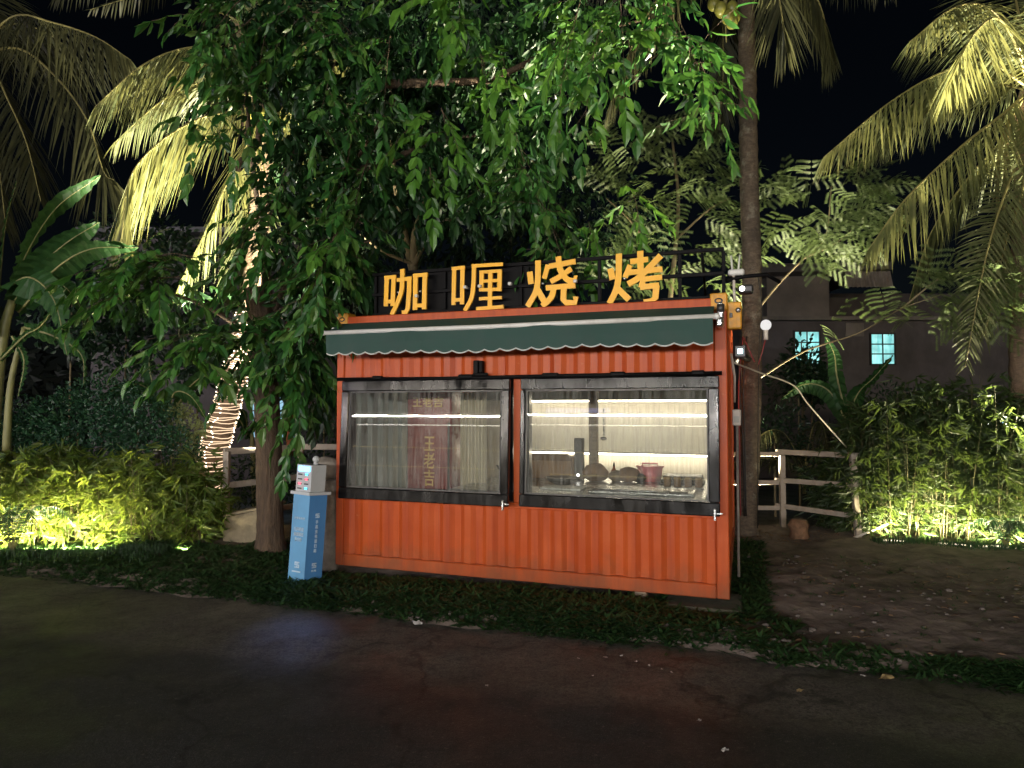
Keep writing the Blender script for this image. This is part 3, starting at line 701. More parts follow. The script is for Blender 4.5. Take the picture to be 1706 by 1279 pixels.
for k in range(3): MB().cbox((-.22+.02*k,-.16,.03*k),(.23-.01*k,.16,.03*k+.026),.008).build('tray',M['dark'],o,L)
o=kthing('grill_plate','flat dark grill plate on the counter near the glass','grill',2.9,.6,cz+.001)
MB().cbox((-.45,-.2,0),(.5,.2,.03),.008).build('plate',M['steel'],o,L)
MB().tube([(-.4,-.22,.04),(.45,-.22,.04)],.01,6).build('rail',M['steel'],o,L)
o=kthing('wok','dark round-bottomed wok with a long handle on the counter','wok',2.05,1.0,cz+.001)
MB().tube([(0,0,0),(0,0,.03),(0,0,.075)],[.07,.14,.18],18).build('wok_bowl',M['dark'],o,L)
MB().tube([(.17,0,.07),(.36,-.03,.11)],[.014,.018],8).build('handle',M['wood'],o,L)
o=kthing('condiment_rack','small steel rack of brown jars near the dark trays','rack',3.25,1.05,cz+.001)
MB().cbox((-.2,-.07,0),(.2,.07,.015),.004).build('rack_tray',M['steel'],o,L)
for dx in (-.15,-.05,.05,.15): MB().tube([(dx,0,.016),(dx,0,.1),(dx,0,.11)],[.035,.035,.025],12).build('jar',M['card'],o,L)
o=kthing('hanging_ladle','steel ladle hanging beside the inner column','ladle',2.36,1.6,1.3)
MB().tube([(0,0,.35),(0,0,.06)],.008,6).build('handle',M['steel'],o,L); MB().ball((0,-.01,.03),.04,10,6,(1,1,.6)).build('bowl',M['steel'],o,L)
o=kthing('cutting_board','pale cutting board lying on the counter near the carton','board',2.15,.65,cz+.001)
MB().cbox((-.2,-.14,0),(.2,.14,.02),.006).build('board',M['white'],o,L)
o=kthing('dark_kettle','dark kettle standing on the counter by the cream curtain','kettle',1.42,1.1,cz+.001)
MB().tube([(0,0,0),(0,0,.05),(0,0,.15),(0,0,.2)],[.08,.09,.07,.03],14).build('kettle_body',M['dark'],o,L)
MB().tube([(.05,0,.15),(.1,0,.2),(.03,0,.26),(-.04,0,.2)],.009,6).build('handle',M['dark'],o,L)
MB().tube([(-.06,0,.08),(-.13,0,.17)],[.018,.01],8).build('spout',M['dark'],o,L)

# ------------------------------------------------------------------ power bank rental post
cp=thing('rental_post','leaning blue power bank rental post topped by a white charger','rental post',(-1.93,6.28,.03),R(3))
cp.rotation_euler=(R(-1),R(3.2),R(2))
# two visible faces meeting at an edge: a five sided column seen from the edge
# local coords: left face wide, right face turned away
A=(-.15,-.02); B=(.02,-.10); C_=(.15,.02); D_=(.08,.16); F_=(-.12,.14)
hh=.83
def face(a,b,m,name,th=.008):
    av=Vector((a[0],a[1],0)); bv=Vector((b[0],b[1],0)); t=(bv-av).normalized(); nn=Vector((t.y,-t.x,0))
    mb=MB(); p=[av,bv,bv-nn*th,av-nn*th]
    mb.prism([(q.x,q.y) for q in p],lambda x,y:(x,y,.0),lambda x,y:(x,y,hh)); return mb.build(name,m,cp,L)
fl=face(A,B,M['blue'],'side_panel'); fr_=face(B,C_,M['blue2'],'side_panel'); face(C_,D_,M['blue2'],'side_panel'); face(D_,F_,M['blue'],'side_panel'); face(F_,A,M['blue'],'side_panel')
fl['label']='paler blue side panel with white print'; fr_['label']='deeper blue side panel with a column of white print'
def on_face(a,b,s,z,off=.003):
    av=Vector((a[0],a[1],0)); bv=Vector((b[0],b[1],0)); t=(bv-av).normalized(); nn=Vector((t.y,-t.x,0))
    o=av+(bv-av)*s+nn*off
    return Matrix(((t.x,0,nn.x,o.x),(t.y,0,nn.y,o.y),(0,1,0,z),(0,0,0,1)))
put_text(TX[2],'print',M['print'],fl,.12,.024,on_face(A,B,.48,.60))
put_text(TX[3],'print',M['print'],fl,.11,.13,on_face(A,B,.48,.40))
put_text(TX[4],'print',M['print'],fr_,.026,.3,on_face(B,C_,.5,.3))
put_text(TX[5],'print',M['print'],fr_,.05,.02,on_face(B,C_,.5,.125))
def logo(parent,Mx,s):
    mb=MB()
    for (x0,y0,x1,y1) in ((-.5,.8,.5,1),(-.5,.45,-.3,.8),(-.5,.4,.5,.56),(.3,.1,.5,.4),(-.5,0,.5,.16),(-.15,.2,.15,.32),(-.15,.62,.2,.74)):
        mb.box((x0*s,y0*s,0),(x1*s,y1*s,.003),Mx)
    mb.build('logo',M['print'],parent,L)
logo(fl,on_face(A,B,.52,.16),.055); logo(fr_,on_face(B,C_,.5,.16),.045)
logo(fr_,on_face(B,C_,.5,.62),.04)
mb=MB(); mb.box((-.05,0,0),(.05,.012,.003),on_face(A,B,.5,.12)); mb.build('print',M['print'],fl,L)
mb=MB(); big=[(-.18,-.03),(.02,-.135),(.185,.02),(.1,.19),(-.15,.17)]
mb.prism(big,lambda x,y:(x,y,hh+.001),lambda x,y:(x,y,hh+.028)); mb.build('collar',M['casew'],cp,L)
ch=MB(); poly=[(-.135,-.025),(.02,-.1),(.125,.01),(.07,.13),(-.1,.12)]
ch.prism(poly,lambda x,y:(x,y,hh+.029),lambda x,y:(x,y,hh+.275)); ch=ch.build('charger_case',M['casew'],cp,L)
a2,b2=poly[0],poly[1]
def panel(x0,y0,x1,y1,m,name,th=.004):
    mb=MB(); mb.cbox((x0,y0,0),(x1,y1,th),.0015,on_face(a2,b2,0,hh+.029,.002)); mb.build(name,m,ch,L)
panel(.02,.185,.155,.232,M['screen'],'screen')
for r_,(cl,cr) in enumerate(((None,'dotc'),(None,'dotr'),('dotr',None),(None,'dotc'))):
    y=.15-.043*r_
    for xx,c in ((.02,cl),(.095,cr)):
        panel(xx,y,xx+.05,y+.012,M['dark'],'slot')
        if c: panel(xx+.012,y+.001,xx+.04,y+.015,M[c],'indicator',.008)
MB().tube([(.02,.03,hh+.276),(.02,.03,hh+.31)],[.025,.02],10).ball((.02,.03,hh+.325),.033,12,8).build('dome',M['casew'],cp,L)
sp=bpy.data.lights.new('screen_light','SPOT'); sp.energy=15; sp.color=(.32,.4,1); sp.spot_size=R(32); sp.spot_blend=1; sp.shadow_soft_size=.015
so2=bpy.data.objects.new('screen_light',sp); COL.objects.link(so2); so2.parent=cp
pw=world_mat(cp)@Vector((-.07,-.075,hh+.235)); dd=Vector((-1.66,5.02,0))-pw
so2.matrix_basis=world_mat(cp).inverted()@Matrix.Translation(pw)@dd.to_track_quat('-Z','Y').to_matrix().to_4x4()
# sack and rolled tarpaulin squeezed between the post and the container
o=thing('plastic_sack','grey crumpled plastic sack stuffed between rental post and container','sack',(-1.87,6.72,.05))
MB().ball((-1.86,6.74,1.06),.15,16,10,(1,.7,.75),.09).build('sack_body',M['sack'],o)
MB().tube([(-1.84,6.70,.95),(-1.83,6.71,.6),(-1.81,6.72,.3),(-1.82,6.73,.05)],[.11,.085,.075,.08],10,wob=.14).build('sack_tail',M['sack'],o)

# ------------------------------------------------------------------ guard rails and small walls
def rail_fence(name,label,posts,rails,loc,postsize=.035):
    o=thing(name,label,'railing',loc)
    for (x,y,z0,z1,lx) in posts:
        mb=MB(); mb.cbox((x-postsize,y-postsize,z0),(x+postsize,y+postsize,z1),.005)
        if lx:
            mb.v=[(vx+lx*(vz-z0),vy,vz) for vx,vy,vz in mb.v]
        mb.build('post',M['rail'],o)
    for a,b,h in rails:
        a=Vector(a); b=Vector(b); t=(b-a).normalized(); s=t.cross(Vector((0,0,1))).normalized(); u=s.cross(t)
        Mx=Matrix(((t.x,s.x,u.x,a.x),(t.y,s.y,u.y,a.y),(t.z,s.z,u.z,a.z),(0,0,0,1)))
        MB().cbox((0,-.018,-h/2),((b-a).length,.018,h/2),.004,Mx).build('rail',M['rail'],o)
    return o
rail_fence('guard_railing','pale painted steel railing behind the leafy tree and rental post',
  [(-3.56,8.38,.0,1.12,0),(-2.9,9.22,-.1,1.14,0),(-1.2,9.24,-.1,1.14,0)],
  [((-3.59,8.36,1.12),(-2.87,9.25,1.12),.08),((-2.87,9.22,1.13),(-1.0,9.24,1.12),.08),((-3.55,8.36,.70),(-2.9,9.2,.72),.075),((-3.55,8.36,.3),(-2.9,9.2,.34),.075),((-2.9,9.2,.72),(-1.0,9.22,.72),.075),((-2.9,9.2,.34),(-1.0,9.22,.34),.075)],(-3.56,8.38,0))
rail_fence('timber_railing','cream three-bar railing between the tall palm and bamboo hedge',
  [(3.63,9.03,-.05,1.03,0),(4.28,8.33,.0,1.1,-.05)],
  [((2.5,9.06,1.04),(3.66,9.05,1.04),.06),((2.5,9.06,.66),(3.66,9.05,.66),.06),((2.5,9.06,.32),(3.66,9.05,.32),.06),
   ((3.58,9.09,1.07),(4.32,8.34,1.07),.068),((3.56,9.09,.69),(4.3,8.33,.70),.064),((3.56,9.09,.35),(4.3,8.33,.32),.064)],(3.63,9.03,0))
o=thing('concrete_stub','stained cream concrete wall stub beside the leafy tree trunk','wall stub',(-3.2,8.25,0))
mb=MB(); mb.prism([(-3.52,-.05),(-2.86,-.05),(-2.86,.46),(-3.5,.33)],lambda x,z:(x,8.2,z),lambda x,z:(x,8.42,z)); mb.build('wall_body',M['concrete'],o)
mb=MB(); mb.prism([(-3.55,.332),(-2.84,.472),(-2.84,.50),(-3.55,.36)],lambda x,z:(x,8.17,z),lambda x,z:(x,8.45,z)); mb.build('coping',M['concrete'],o)
o=thing('leaning_stick','white stick leaning on the ground by the hedge','stick',(4.3,8.3,.05))
MB().tube([(4.2,8.3,.06),(4.42,8.25,.17),(4.62,8.22,.27)],.017,7).build('stick',M['pvc'],o)
o=thing('water_pipe','thin white hose sagging from container wall to railing','hose',tuple(P(1222,604,6.2)))
MB().tube(bez([P(1222,604,6.3),P(1270,622,6.9),P(1322,642,7.5),P(1348,675,7.8),P(1410,745,8.3)],24),.0085,7).build('hose',M['pvc'],o)
o=thing('tree_stump','short rotten stump on bare soil by the railing','stump',(3.6,8.45,.04))
MB().tube([(3.6,8.45,-.02),(3.6,8.45,.12),(3.59,8.44,.2),(3.6,8.45,.255)],[.14,.105,.125,.1],12,wob=.12).build('stump_body',M['stump'],o)
MB().tube([(3.6,8.44,.256),(3.6,8.44,.268)],[.085,.08],12,wob=.1).build('cut_top',M['wood'],o)
o=thing('rusty_pole','rust-coloured pole standing behind the leafy tree','pole',tuple(P(483,700,10.2).xy)+(-.3,))
MB().tube([P(483,760,10.2),P(483,530,10.2)],.058,10).build('pole',M['rust'],o)

# litter on the road and shoulder
def flat_leaf(name,label,cat,x,y,s,m,group=None,z=.012):
    o=thing(name,label,cat,(x,y,z),rng.uniform(0,6),group); mb=MB(); n=9
    top=[]; 
    for k in range(n):
        a=2*math.pi*k/n; r=s*rng.uniform(.6,1.1); top.append((r*math.cos(a),r*.6*math.sin(a),rng.uniform(.0,s*.45)))
    c=(0,0,s*.25); i=len(mb.v); mb.v+=top+[c]+[(p[0],p[1],p[2]-.002) for p in top]+[(0,0,s*.25-.002)]
    for k in range(n): mb.f.append((k,(k+1)%n,n)); mb.f.append((n+1+(k+1)%n,n+1+k,2*n+1))
    mb.build(cat.split()[-1]+'_sheet',m,o,L); return o
flat_leaf('crumpled_tissue','crumpled white tissue on the shoulder below the container','tissue',-.72,5.19,.055,M['paper'])
flat_leaf('fallen_leaf','large curled tan leaf on the shoulder nearest the weeds','leaf',2.29,4.16,.06,M['dryleaf'])
flat_leaf('fallen_leaf','pale folded leaf lying alone mid-shoulder','leaf',1.68,3.97,.03,M['dryleaf'])
flat_leaf('paper_scrap','white paper scrap where the road turns darker','scrap',.99,3.6,.022,M['paper'])
flat_leaf('paper_scrap','white paper scrap lowest on the darker road','scrap',1.03,3.3,.025,M['paper'],z=.008)
flat_leaf('paper_scrap','small white scrap beside the large curled tan leaf','scrap',2.17,4.2,.02,M['paper'])
for x,y in ((.44,4.48),(.62,4.5),(.81,4.43),(.88,4.36),(.95,4.30),(.5,4.2),(.73,4.53),(1.0,4.25),(-.15,4.05)):
    flat_leaf('paper_crumb','tiny pale scrap scattered on the shoulder in front of the container','scrap',x,y,rng.uniform(.009,.017),M['paper'],'tiny scraps on the shoulder')

# ------------------------------------------------------------------ buildings
def block(parent,name,m,x0,x1,y0,y1,z0,z1):
    return MB().box((x0,y0,z0),(x1,y1,z1)).build(name,m,parent)
def pane_window(parent,x0,x1,z0,z1,y,m,nx,nz):
    fr=MB(); t=.035
    fr.box((x0-t,y-.05,z0-t),(x1+t,y-.002,z0)); fr.box((x0-t,y-.05,z1),(x1+t,y-.002,z1+t)); fr.box((x0-t,y-.05,z0),(x0,y-.002,z1)); fr.box((x1,y-.05,z0),(x1+t,y-.002,z1))
    for k in range(1,nx):
        x=x0+(x1-x0)*k/nx; fr.box((x-.012,y-.045,z0),(x+.012,y-.006,z1))
    for k in range(1,nz):
        z=z0+(z1-z0)*k/nz; fr.box((x0,y-.046,z-.014),(x1,y-.007,z+.014))
    w=fr.build('window',M['dark'],parent)
    mb=MB().box((x0,y-.02,z0),(x1,y-.004,z1)); mb.build('pane',m,w); return w
b=thing('apartment_block','dim grey rendered building with two lit cyan windows behind railing','building',(9,16,0))
Y=16.0
def X(px): return (px-853)/FPX*Y*1.0
def Zz(py): return P(853,py,Y).z
block(b,'wall',M['wallgrey'],X(1255),X(1900),Y,Y+6,-2,Zz(535))
block(b,'upper_storey',M['wallpale'],X(1288),X(1394),Y+.3,Y+5,Zz(535)+.002,Zz(456))
block(b,'upper_storey',M['wallgrey'],X(1394)+.002,X(1900),Y+1.6,Y+5,Zz(535)+.002,Zz(470))
mb=MB(); mb.prism([(X(1262),Zz(458)),(X(1480),Zz(452)),(X(1480),Zz(440)),(X(1262),Zz(444))],lambda x,z:(x,Y-.3,z),lambda x,z:(x,Y+5.2,z)); mb.build('roof',M['roofing'],b)
MB().box((X(1258),Y-.25,Zz(535)+.003),(X(1900),Y+.28,Zz(529))).build('ledge',M['wallpale'],b)
mb=MB(); pv=None
for k in range(61):
    x=X(1398)+(X(1472)-X(1398))*k/60; yy=Y-.5+.035*math.sin(k*math.pi/3*1.0)
    if pv: mb.quad((pv[0],pv[1],Zz(484)),(x,yy,Zz(484)),(x,yy+.12,Zz(457)),(pv[0],pv[1]+.12,Zz(457))); mb.quad((pv[0],pv[1]+.01,Zz(484)),(pv[0],pv[1]+.13,Zz(457)),(x,yy+.13,Zz(457)),(x,yy+.01,Zz(484)))
    pv=(x,yy)
mb.build('corrugated_canopy',M['corr'],b)
w=pane_window(b,X(1325),X(1365),Zz(605),Zz(553),Y,M['cyan'],2,3); w['label']='lit cyan window nearer the palm trunk'
w=pane_window(b,X(1452),X(1490),Zz(606),Zz(557),Y,M['cyan'],2,3); w['label']='lit cyan window half hidden by a banana leaf'
MB().box((X(1410),Y-.04,Zz(560)),(X(1440),Y-.002,Zz(535)-.05)).build('wall_panel',M['wallpale'],b)
b=thing('pale_house','mauve grey house wall glimpsed beyond the railing behind dense leaves','building',(-6,14,0))
Y=14.0
block(b,'wall',M['wallgrey'],X(150),X(560),Y,Y+5,-2,P(0,395,Y).z)
block(b,'roof',M['roofing'],X(140),X(570),Y-.4,Y+5.3,P(0,395,Y).z+.002,P(0,386,Y).z)
w=pane_window(b,X(422),X(492),Zz(728),Zz(662),Y,M['cyan2'],4,3)
w=pane_window(b,X(362),X(400),Zz(520),Zz(465),Y,M['dark'],2,2)
block(b,'ledge',M['wallgrey'],X(150),X(560),Y-.3,Y-.002,P(0,512,Y).z,P(0,506,Y).z)
o=thing('tarp_shelter','blue-grey tarpaulin lean-to with a bare bulb behind the hedge','shelter',(8,11.5,0))
mb=MB(); pv=None; n=14
for k in range(n+1):
    x=P(1555,0,11.5).x+(P(1720,0,11.5).x-P(1555,0,11.5).x)*k/n; z=P(0,672,11.5).z+.05*math.sin(k*1.1)
    if pv: mb.quad((pv[0],11.2,pv[1]-.28),(x,11.2,z-.28),(x,12.4,z),(pv[0],12.4,pv[1])); mb.quad((pv[0],11.2,pv[1]-.29),(pv[0],12.4,pv[1]-.01),(x,12.4,z-.01),(x,11.2,z-.29))
    pv=(x,z)
mb.build('tarpaulin',M['tarp'],o)
for px in (1575,1700): MB().tube([P(px,670,11.4),P(px,840,11.4)],.03,6).build('shelter_post',M['wood'],o)
MB().ball(P(1648,706,11.1),.045,10,6).build('bulb',M['bulb'],o)
MB().box(tuple(P(1672,712,12.3)),tuple(P(1700,682,12.33))).build('lit_panel',M['cyan2'],o)
# shop front across the street (seen reflected in the stall windows); its tubes light the stall
sh=thing('shop_front','shop front across the street with long white tube lights','shop',(-5,-12,0))
SDIR=Vector((math.cos(YAW),-math.sin(YAW),0)); SN=Vector((math.sin(YAW),math.cos(YAW),0))
SO=Vector((-5.5,-9.5,0))
shop_m=Matrix(((SDIR.x,SN.x,0,SO.x),(SDIR.y,SN.y,0,SO.y),(0,0,1,0),(0,0,0,1)))
MB().box((-31,-4,0),(25,-1.2,4.6),shop_m).build('wall',M['wallpale'],sh)
MB().box((-31,-1.19,3.42),(25,.05,3.55),shop_m).build('canopy',M['roofing'],sh)
for k,(a,bb,z,col) in enumerate(((-12,-5.5,2.9,(1,.9,.78)),(-5,1.5,2.95,(1,.92,.82)),(2,8.5,2.9,(.9,.93,1)))):
    MB().box((a,-.05,z-.015),(bb,-.01,z+.015),shop_m).build('tube_light',M['tube'],sh)
    MB().box((a,-.3,z-.32),(bb,-.27,z-.295),shop_m).build('tube_light',M['tube'],sh)
    ld=bpy.data.lights.new('shop_tube','AREA'); ld.shape='RECTANGLE'; ld.size=bb-a; ld.size_y=.03; ld.energy=STREET_W; ld.color=col
    lo=bpy.data.objects.new('shop_tube',ld); COL.objects.link(lo); lo.parent=sh
    c=shop_m@Vector(((a+bb)/2,.08,z)); lo.matrix_basis=world_mat(sh).inverted()@Matrix.Translation(c)@Matrix(((SDIR.x,0,-SN.x,0),(SDIR.y,0,-SN.y,0),(0,1,0,0),(0,0,0,1)))
for a,bb,z,m in ((-12,-7.5,1.75,'ylw'),(-6.8,-3,1.7,'ylw'),(-12.5,-5.2,1.05,'ylw'),(-4.2,1.5,.95,'ylw')):
    if 'ylw' not in M: M['ylw']=glow('yellow_tube',(1,.8,.3),2.6)
    MB().box((a,-.08,z-.02),(bb,-.04,z+.02),shop_m).build('yellow_tube',M['ylw'],sh)
for a,bb,z,col,w in ((-30,-13,3.2,(.66,.6,1),1.0),(9,24,3.2,(1,.72,.42),1.0)):
    MB().box((a,-.05,z-.03),(bb,-.01,z+.03),shop_m).build('tube_light',M['tube'],sh)
    ld=bpy.data.lights.new('shop_tube','AREA'); ld.shape='RECTANGLE'; ld.size=bb-a; ld.size_y=.05; ld.energy=STREET_W*w; ld.color=col
    lo=bpy.data.objects.new('shop_tube',ld); COL.objects.link(lo); lo.parent=sh
    c=shop_m@Vector(((a+bb)/2,.08,z)); lo.matrix_basis=world_mat(sh).inverted()@Matrix.Translation(c)@Matrix(((SDIR.x,0,-SN.x,0),(SDIR.y,0,-SN.y,0),(0,1,0,0),(0,0,0,1)))
for k in range(7):
    MB().box((-12+3.6*k,-1.195,.4),(-9.6+3.6*k,-1.16,2.5),shop_m).build('shop_window',glow('shop_window_glow',(1,.85,.6),.5) if k==0 else bpy.data.materials['shop_window_glow'],sh)
MB().box((-4.4,-.1,3.05),(-2.2,-.06,3.2),shop_m).build('blue_light',glow('blue_tube',(.3,.35,1),5),sh)

# ------------------------------------------------------------------ vegetation helpers
Zv=Vector((0,0,1))
def sprig(Lv, o, d, n, LL, LW, twig=None, droop=.5):
    """a pinnate leaf: rachis from o along d that sags, leaflets in pairs hanging from it"""
    d=Vector(d).normalized(); s=d.cross(Zv)
    if s.length<.15: s=Vector((rng.uniform(-1,1),rng.uniform(-1,1),0))
    s.normalize(); p=Vector(o); pts=[p.copy()]; step=LL*.62
    for k in range(n):
        d=(d-Zv*droop*.22).normalized(); p=p+d*step; pts.append(p.copy())
        sc=(1-.35*abs(k/(n-1)-.55)*1.4 if n>1 else 1)*rng.uniform(.8,1.1)
        for sg in (-1,1):
            q=p+d*rng.uniform(-.2,.2)*step
            ld=(s*sg*rng.uniform(.45,.8)+d*rng.uniform(.35,.6)-Zv*rng.uniform(.35,1.0)*droop*1.5).normalized()
            nn=(d.cross(s)*1.0+s*sg*.5+rv(.35)); 
            if nn.z<0 and droop<.3: nn=-nn
            Lv.add(q,ld,nn,LL*sc*rng.uniform(.8,1.15),LW*sc*rng.uniform(.85,1.15),rng.uniform(.05,.3))
    Lv.add(p,(d-Zv*.4*droop),s.cross(d)+rv(.3),LL*rng.uniform(.9,1.2),LW,.2)
    if twig is not None: twig.tube(pts[::2]+[pts[-1]] if len(pts)%2==0 else pts[::2],.0025,3,caps=False)
def strand(Lv,twig,p0,p1,nsp,LL=.1,LW=.05,npair=4,sag=.1,spread=1.0,r=.006,droop=.8):
    p0=Vector(p0);p1=Vector(p1); mid=(p0+p1)/2+Zv*sag; pts=bez([p0,mid,p1],10)
    twig.tube(pts,[r*(1-.07*k) for k in range(11)],5,caps=False)
    ax=(p1-p0).normalized()
    for k in range(nsp):
        t=(k+.5+rng.uniform(-.4,.4))/nsp; o=pts[min(10,int(t*10))].lerp(pts[min(10,int(t*10)+1)],t*10-int(t*10))
        d=ax*.35+Vector((rng.gauss(0,1.0),rng.gauss(-.15,.8),rng.gauss(.1,.4)))*spread
        sprig(Lv,o,d,npair+rng.randint(0,2),LL*rng.uniform(.7,1.2),LW*rng.uniform(.8,1.1),twig,droop*rng.uniform(.5,1.1))
    sprig(Lv,p1,ax*1.0-Zv*.2,npair+1,LL,LW,None,droop)
def cloud(Lv,c,rad,nsp,LL,LW,npair=4,droop=.6,shell=.0):
    c=Vector(c)
    for k in range(nsp):
        u=rv().normalized()*((shell+(1-shell)*rng.random())**(1/2.2)); o=c+Vector((u.x*rad[0],u.y*rad[1],u.z*rad[2]))
        sprig(Lv,o,u*.7+rv(.5)-Zv*.2,npair,LL*rng.uniform(.8,1.2),LW,None,droop)

def frond(parent,pts,n,Lmax,width,hang,leafm,rach=None,r0=.022,tilt=0.,raggy=.12,t0=.12,fwd=.45,label=None,side=None):
    """one palm frond: arching rachis plus two rows of long leaflets that hang"""
    C=bez(pts,40); V=[];Q=[];T=[]
    def at(t):
        k=min(39,int(t*40)); return C[k].lerp(C[k+1],t*40-k)
    st=5
    for k in range(n):
        t=t0+(1-t0)*(k+.5)/n; p=at(t); tg=(at(min(1,t+.03))-at(max(0,t-.03))).normalized()
        s=tg.cross(Zv)
        if side is not None: s=Vector(side)-tg*Vector(side).dot(tg)
        if s.length<.1: s=Vector((1,0,0))
        s.normalize(); up=s.cross(tg).normalized()
        prof=(.45+.55*min(1,t/.35))*(1 if t<.6 else 1-.68*((t-.6)/.4)**1.4)
        for sg in (-1,1):
            if rng.random()<.035: continue
            h=min(.97,max(0,hang+rng.uniform(-raggy,raggy))); fw=fwd+.5*max(0,t-.75)*4
            d=(s*sg*(1-h)+up*(tilt*.4)+tg*fw*rng.uniform(.75,1.25)-Zv*h*1.05+rv(.05)).normalized()
            Lf=Lmax*prof*rng.uniform(.85,1.1); gr=.22+.35*rng.random()*raggy*3
            wv=(tg-d*tg.dot(d)); 
            if wv.length<.05: wv=s
            wv=(wv.normalized()+rv(.2)).normalized(); b=len(V); nrmv=d.cross(wv).normalized()
            w0=width*rng.uniform(.8,1.15)
            for j,(u,wf) in enumerate(((0,.5),(.2,1),(.5,.9),(.8,.5))):
                q=p+d*Lf*u-Zv*gr*Lf*u*u; V+= [tuple(q-wv*w0*wf*.5),tuple(q+wv*w0*wf*.5)]
            q=p+d*Lf-Zv*gr*Lf; V.append(tuple(q))
            for j in range(3): Q.append((b+2*j,b+2*j+1,b+2*j+3,b+2*j+2))
            T.append((b+6,b+7,b+8))
    f=mesh_np('frond',np.array(V),np.array(Q),np.array(T),leafm,parent)
    rm=MB().tube([C[k] for k in range(0,41,2)],[r0*(1-.8*k/20) for k in range(21)],6)
    rm.build('rachis',rach or M['rachis'],f)
    return f
def trunk(parent,pts,r0,r1,m,rings=0,n=12,name='trunk',flare=1.25):
    N=len(pts)*8 if not rings else rings; C=bez(pts,N); rr=[]
    for k in range(N+1):
        t=k/N; r=r0+(r1-r0)*t
        if t<.08: r*=1+(flare-1)*(1-t/.08)**2
        if rings: r*=1+.045*(1 if k%2 else -1)*rng.uniform(.5,1)
        rr.append(r)
    return MB().tube(C,rr,n,wob=.03).build(name,m,parent)

# ------------------------------------------------------------------ coconut palms
# palm with fairy lights
base=P(338,840,9.2); base.z=-.02
pm=thing('coconut_palm','leaning coconut palm with fairy-lit trunk and bright yellow-lit fronds','palm tree',base)
tp=[base,P(352,770,9.2),P(385,650,9.3),P(412,540,9.4),P(430,400,9.4),P(440,255,9.4),P(446,165,9.4)]
trunk(pm,tp,.18,.13,M['palmbark'],46,flare=1.1)
cr=tp[-1]
A_=lambda *l:[cr]+[P(*q) for q in l]
for pts,h,Lm in ((A_((385,85,9.2),(310,80,8.9),(235,110,8.6),(158,178,8.3)),.62,.85),
              (A_((390,185,9.0),(330,198,8.7),(262,240,8.4),(215,300,8.2),(203,400,8.1)),.7,1.0),
              (A_((380,150,9.2),(320,140,9.0),(260,175,8.8),(188,240,8.7)),.45,.6),
              (A_((420,220,9.2),(380,300,8.9),(345,380,8.8),(300,470,8.7)),.45,.8),
              (A_((470,90,9.2),(520,70,9.1),(580,110,9.0),(640,200,8.9)),.6,.8),
              (A_((470,180,9.3),(520,220,9.1),(545,300,9.0),(560,390,9.0)),.6,.8),
              (A_((440,60,9.5),(420,-30,9.4),(350,-90,9.3)),.3,.8),
              (A_((450,60,9.7),(480,-40,9.9),(540,-90,10)),.3,.8),
              (A_((430,230,9.5),(425,330,9.6),(400,420,9.7),(385,500,9.8)),.5,.7),
              (A_((400,110,9.8),(330,120,10.3),(250,190,10.8)),.6,.8)):
    frond(pm,pts,84,Lm*1.15,.021,h-.06,M['palm'],raggy=.07)
mb=MB()
for k in range(9):
    a=k*2.4; mb.ball(cr+Vector((.2*math.cos(a),.2*math.sin(a),-.22-.05*(k%3))),.085,10,8,(1,1,1.2))
mb.build('coconut_cluster',M['coconut'],pm)
# fairy lights: a rope wound round the trunk, with bulbs
fl=thing('fairy_lights','warm white fairy light rope wound tightly round the leaning palm','string lights',base)
C=bez(tp,400); pts=[]; bulbs=MB()
turns=64; tt0,tt1=.04,.53; n=turns*12
for k in range(n+1):
    t=tt0+(tt1-tt0)*k/n; i=min(399,int(t*400)); c=C[i].lerp(C[i+1],t*400-i); tg=(C[min(400,i+2)]-C[max(0,i-2)]).normalized()
    a=Vector((1,0,0)); a=(a-tg*a.dot(tg)).normalized(); b=tg.cross(a); an=2*math.pi*k/12+.15*math.sin(k*.07)
    r=(.18+(.13-.18)*t)*1.06+.012; sl=.045*math.sin(an*1.0+k*.0008)+.014*math.sin(k*.37)+.008*math.sin(k*1.7)
    q=c+(a*math.cos(an)+b*math.sin(an))*r+tg*sl; pts.append(q)
    if k%3==0: bulbs.ball(q+(q-c)*.06,.0085,5,4)
MB().tube(pts,.0055,5).build('light_rope',M['fairy'],fl)
tag(bulbs.build('fairy_bulb',M['fairyb'],fl),kind='stuff')

# tall palm beside the container
base=Vector((2.98,8.62,-.03)); Dp=8.62
pm=thing('coconut_palm','tall straight coconut palm rising beside the container with a coconut bunch','palm tree',base)
tp=[base,P(1250,700,Dp),P(1253,480,Dp),P(1248,300,Dp),P(1245,120,Dp),P(1243,0,Dp),P(1243,-90,Dp)]
trunk(pm,tp,.135,.10,M['lichen'],90,flare=1.2)
cr=tp[-1]
def up_(p): return cr.lerp(p,.45)+Zv*.35
for pts,h,Lm in ((A_((1190,-95,8.3),(1110,-20,8.0),(1060,60,7.9),(1012,185,7.9)),.5,.75),
              (A_((1300,-90,8.3),(1345,-30,8.1),(1370,20,8.0),(1385,95,8.0)),.62,.75),
              (A_((1260,-120,8.0),(1290,-60,7.6),(1300,10,7.4),(1310,80,7.4)),.55,.7),
              (A_((1215,-60,9.0),(1205,30,9.1),(1205,120,9.2),(1198,215,9.2)),.5,.6),
              (A_((1150,-110,9.4),(1060,-90,9.9),(980,-20,10.3)),.6,.8),
              (A_((1330,-120,9.4),(1420,-110,9.8),(1500,-40,10.1)),.6,.8),
              (A_((1240,-170,9.0),(1230,-260,9.5)),.3,.8),(A_((1180,-160,8.2),(1100,-200,7.8)),.3,.8),(A_((1300,-160,8.8),(1390,-210,9)),.3,.8)):
    frond(pm,pts,90,Lm*1.1,.024,h,M['palmdark'])
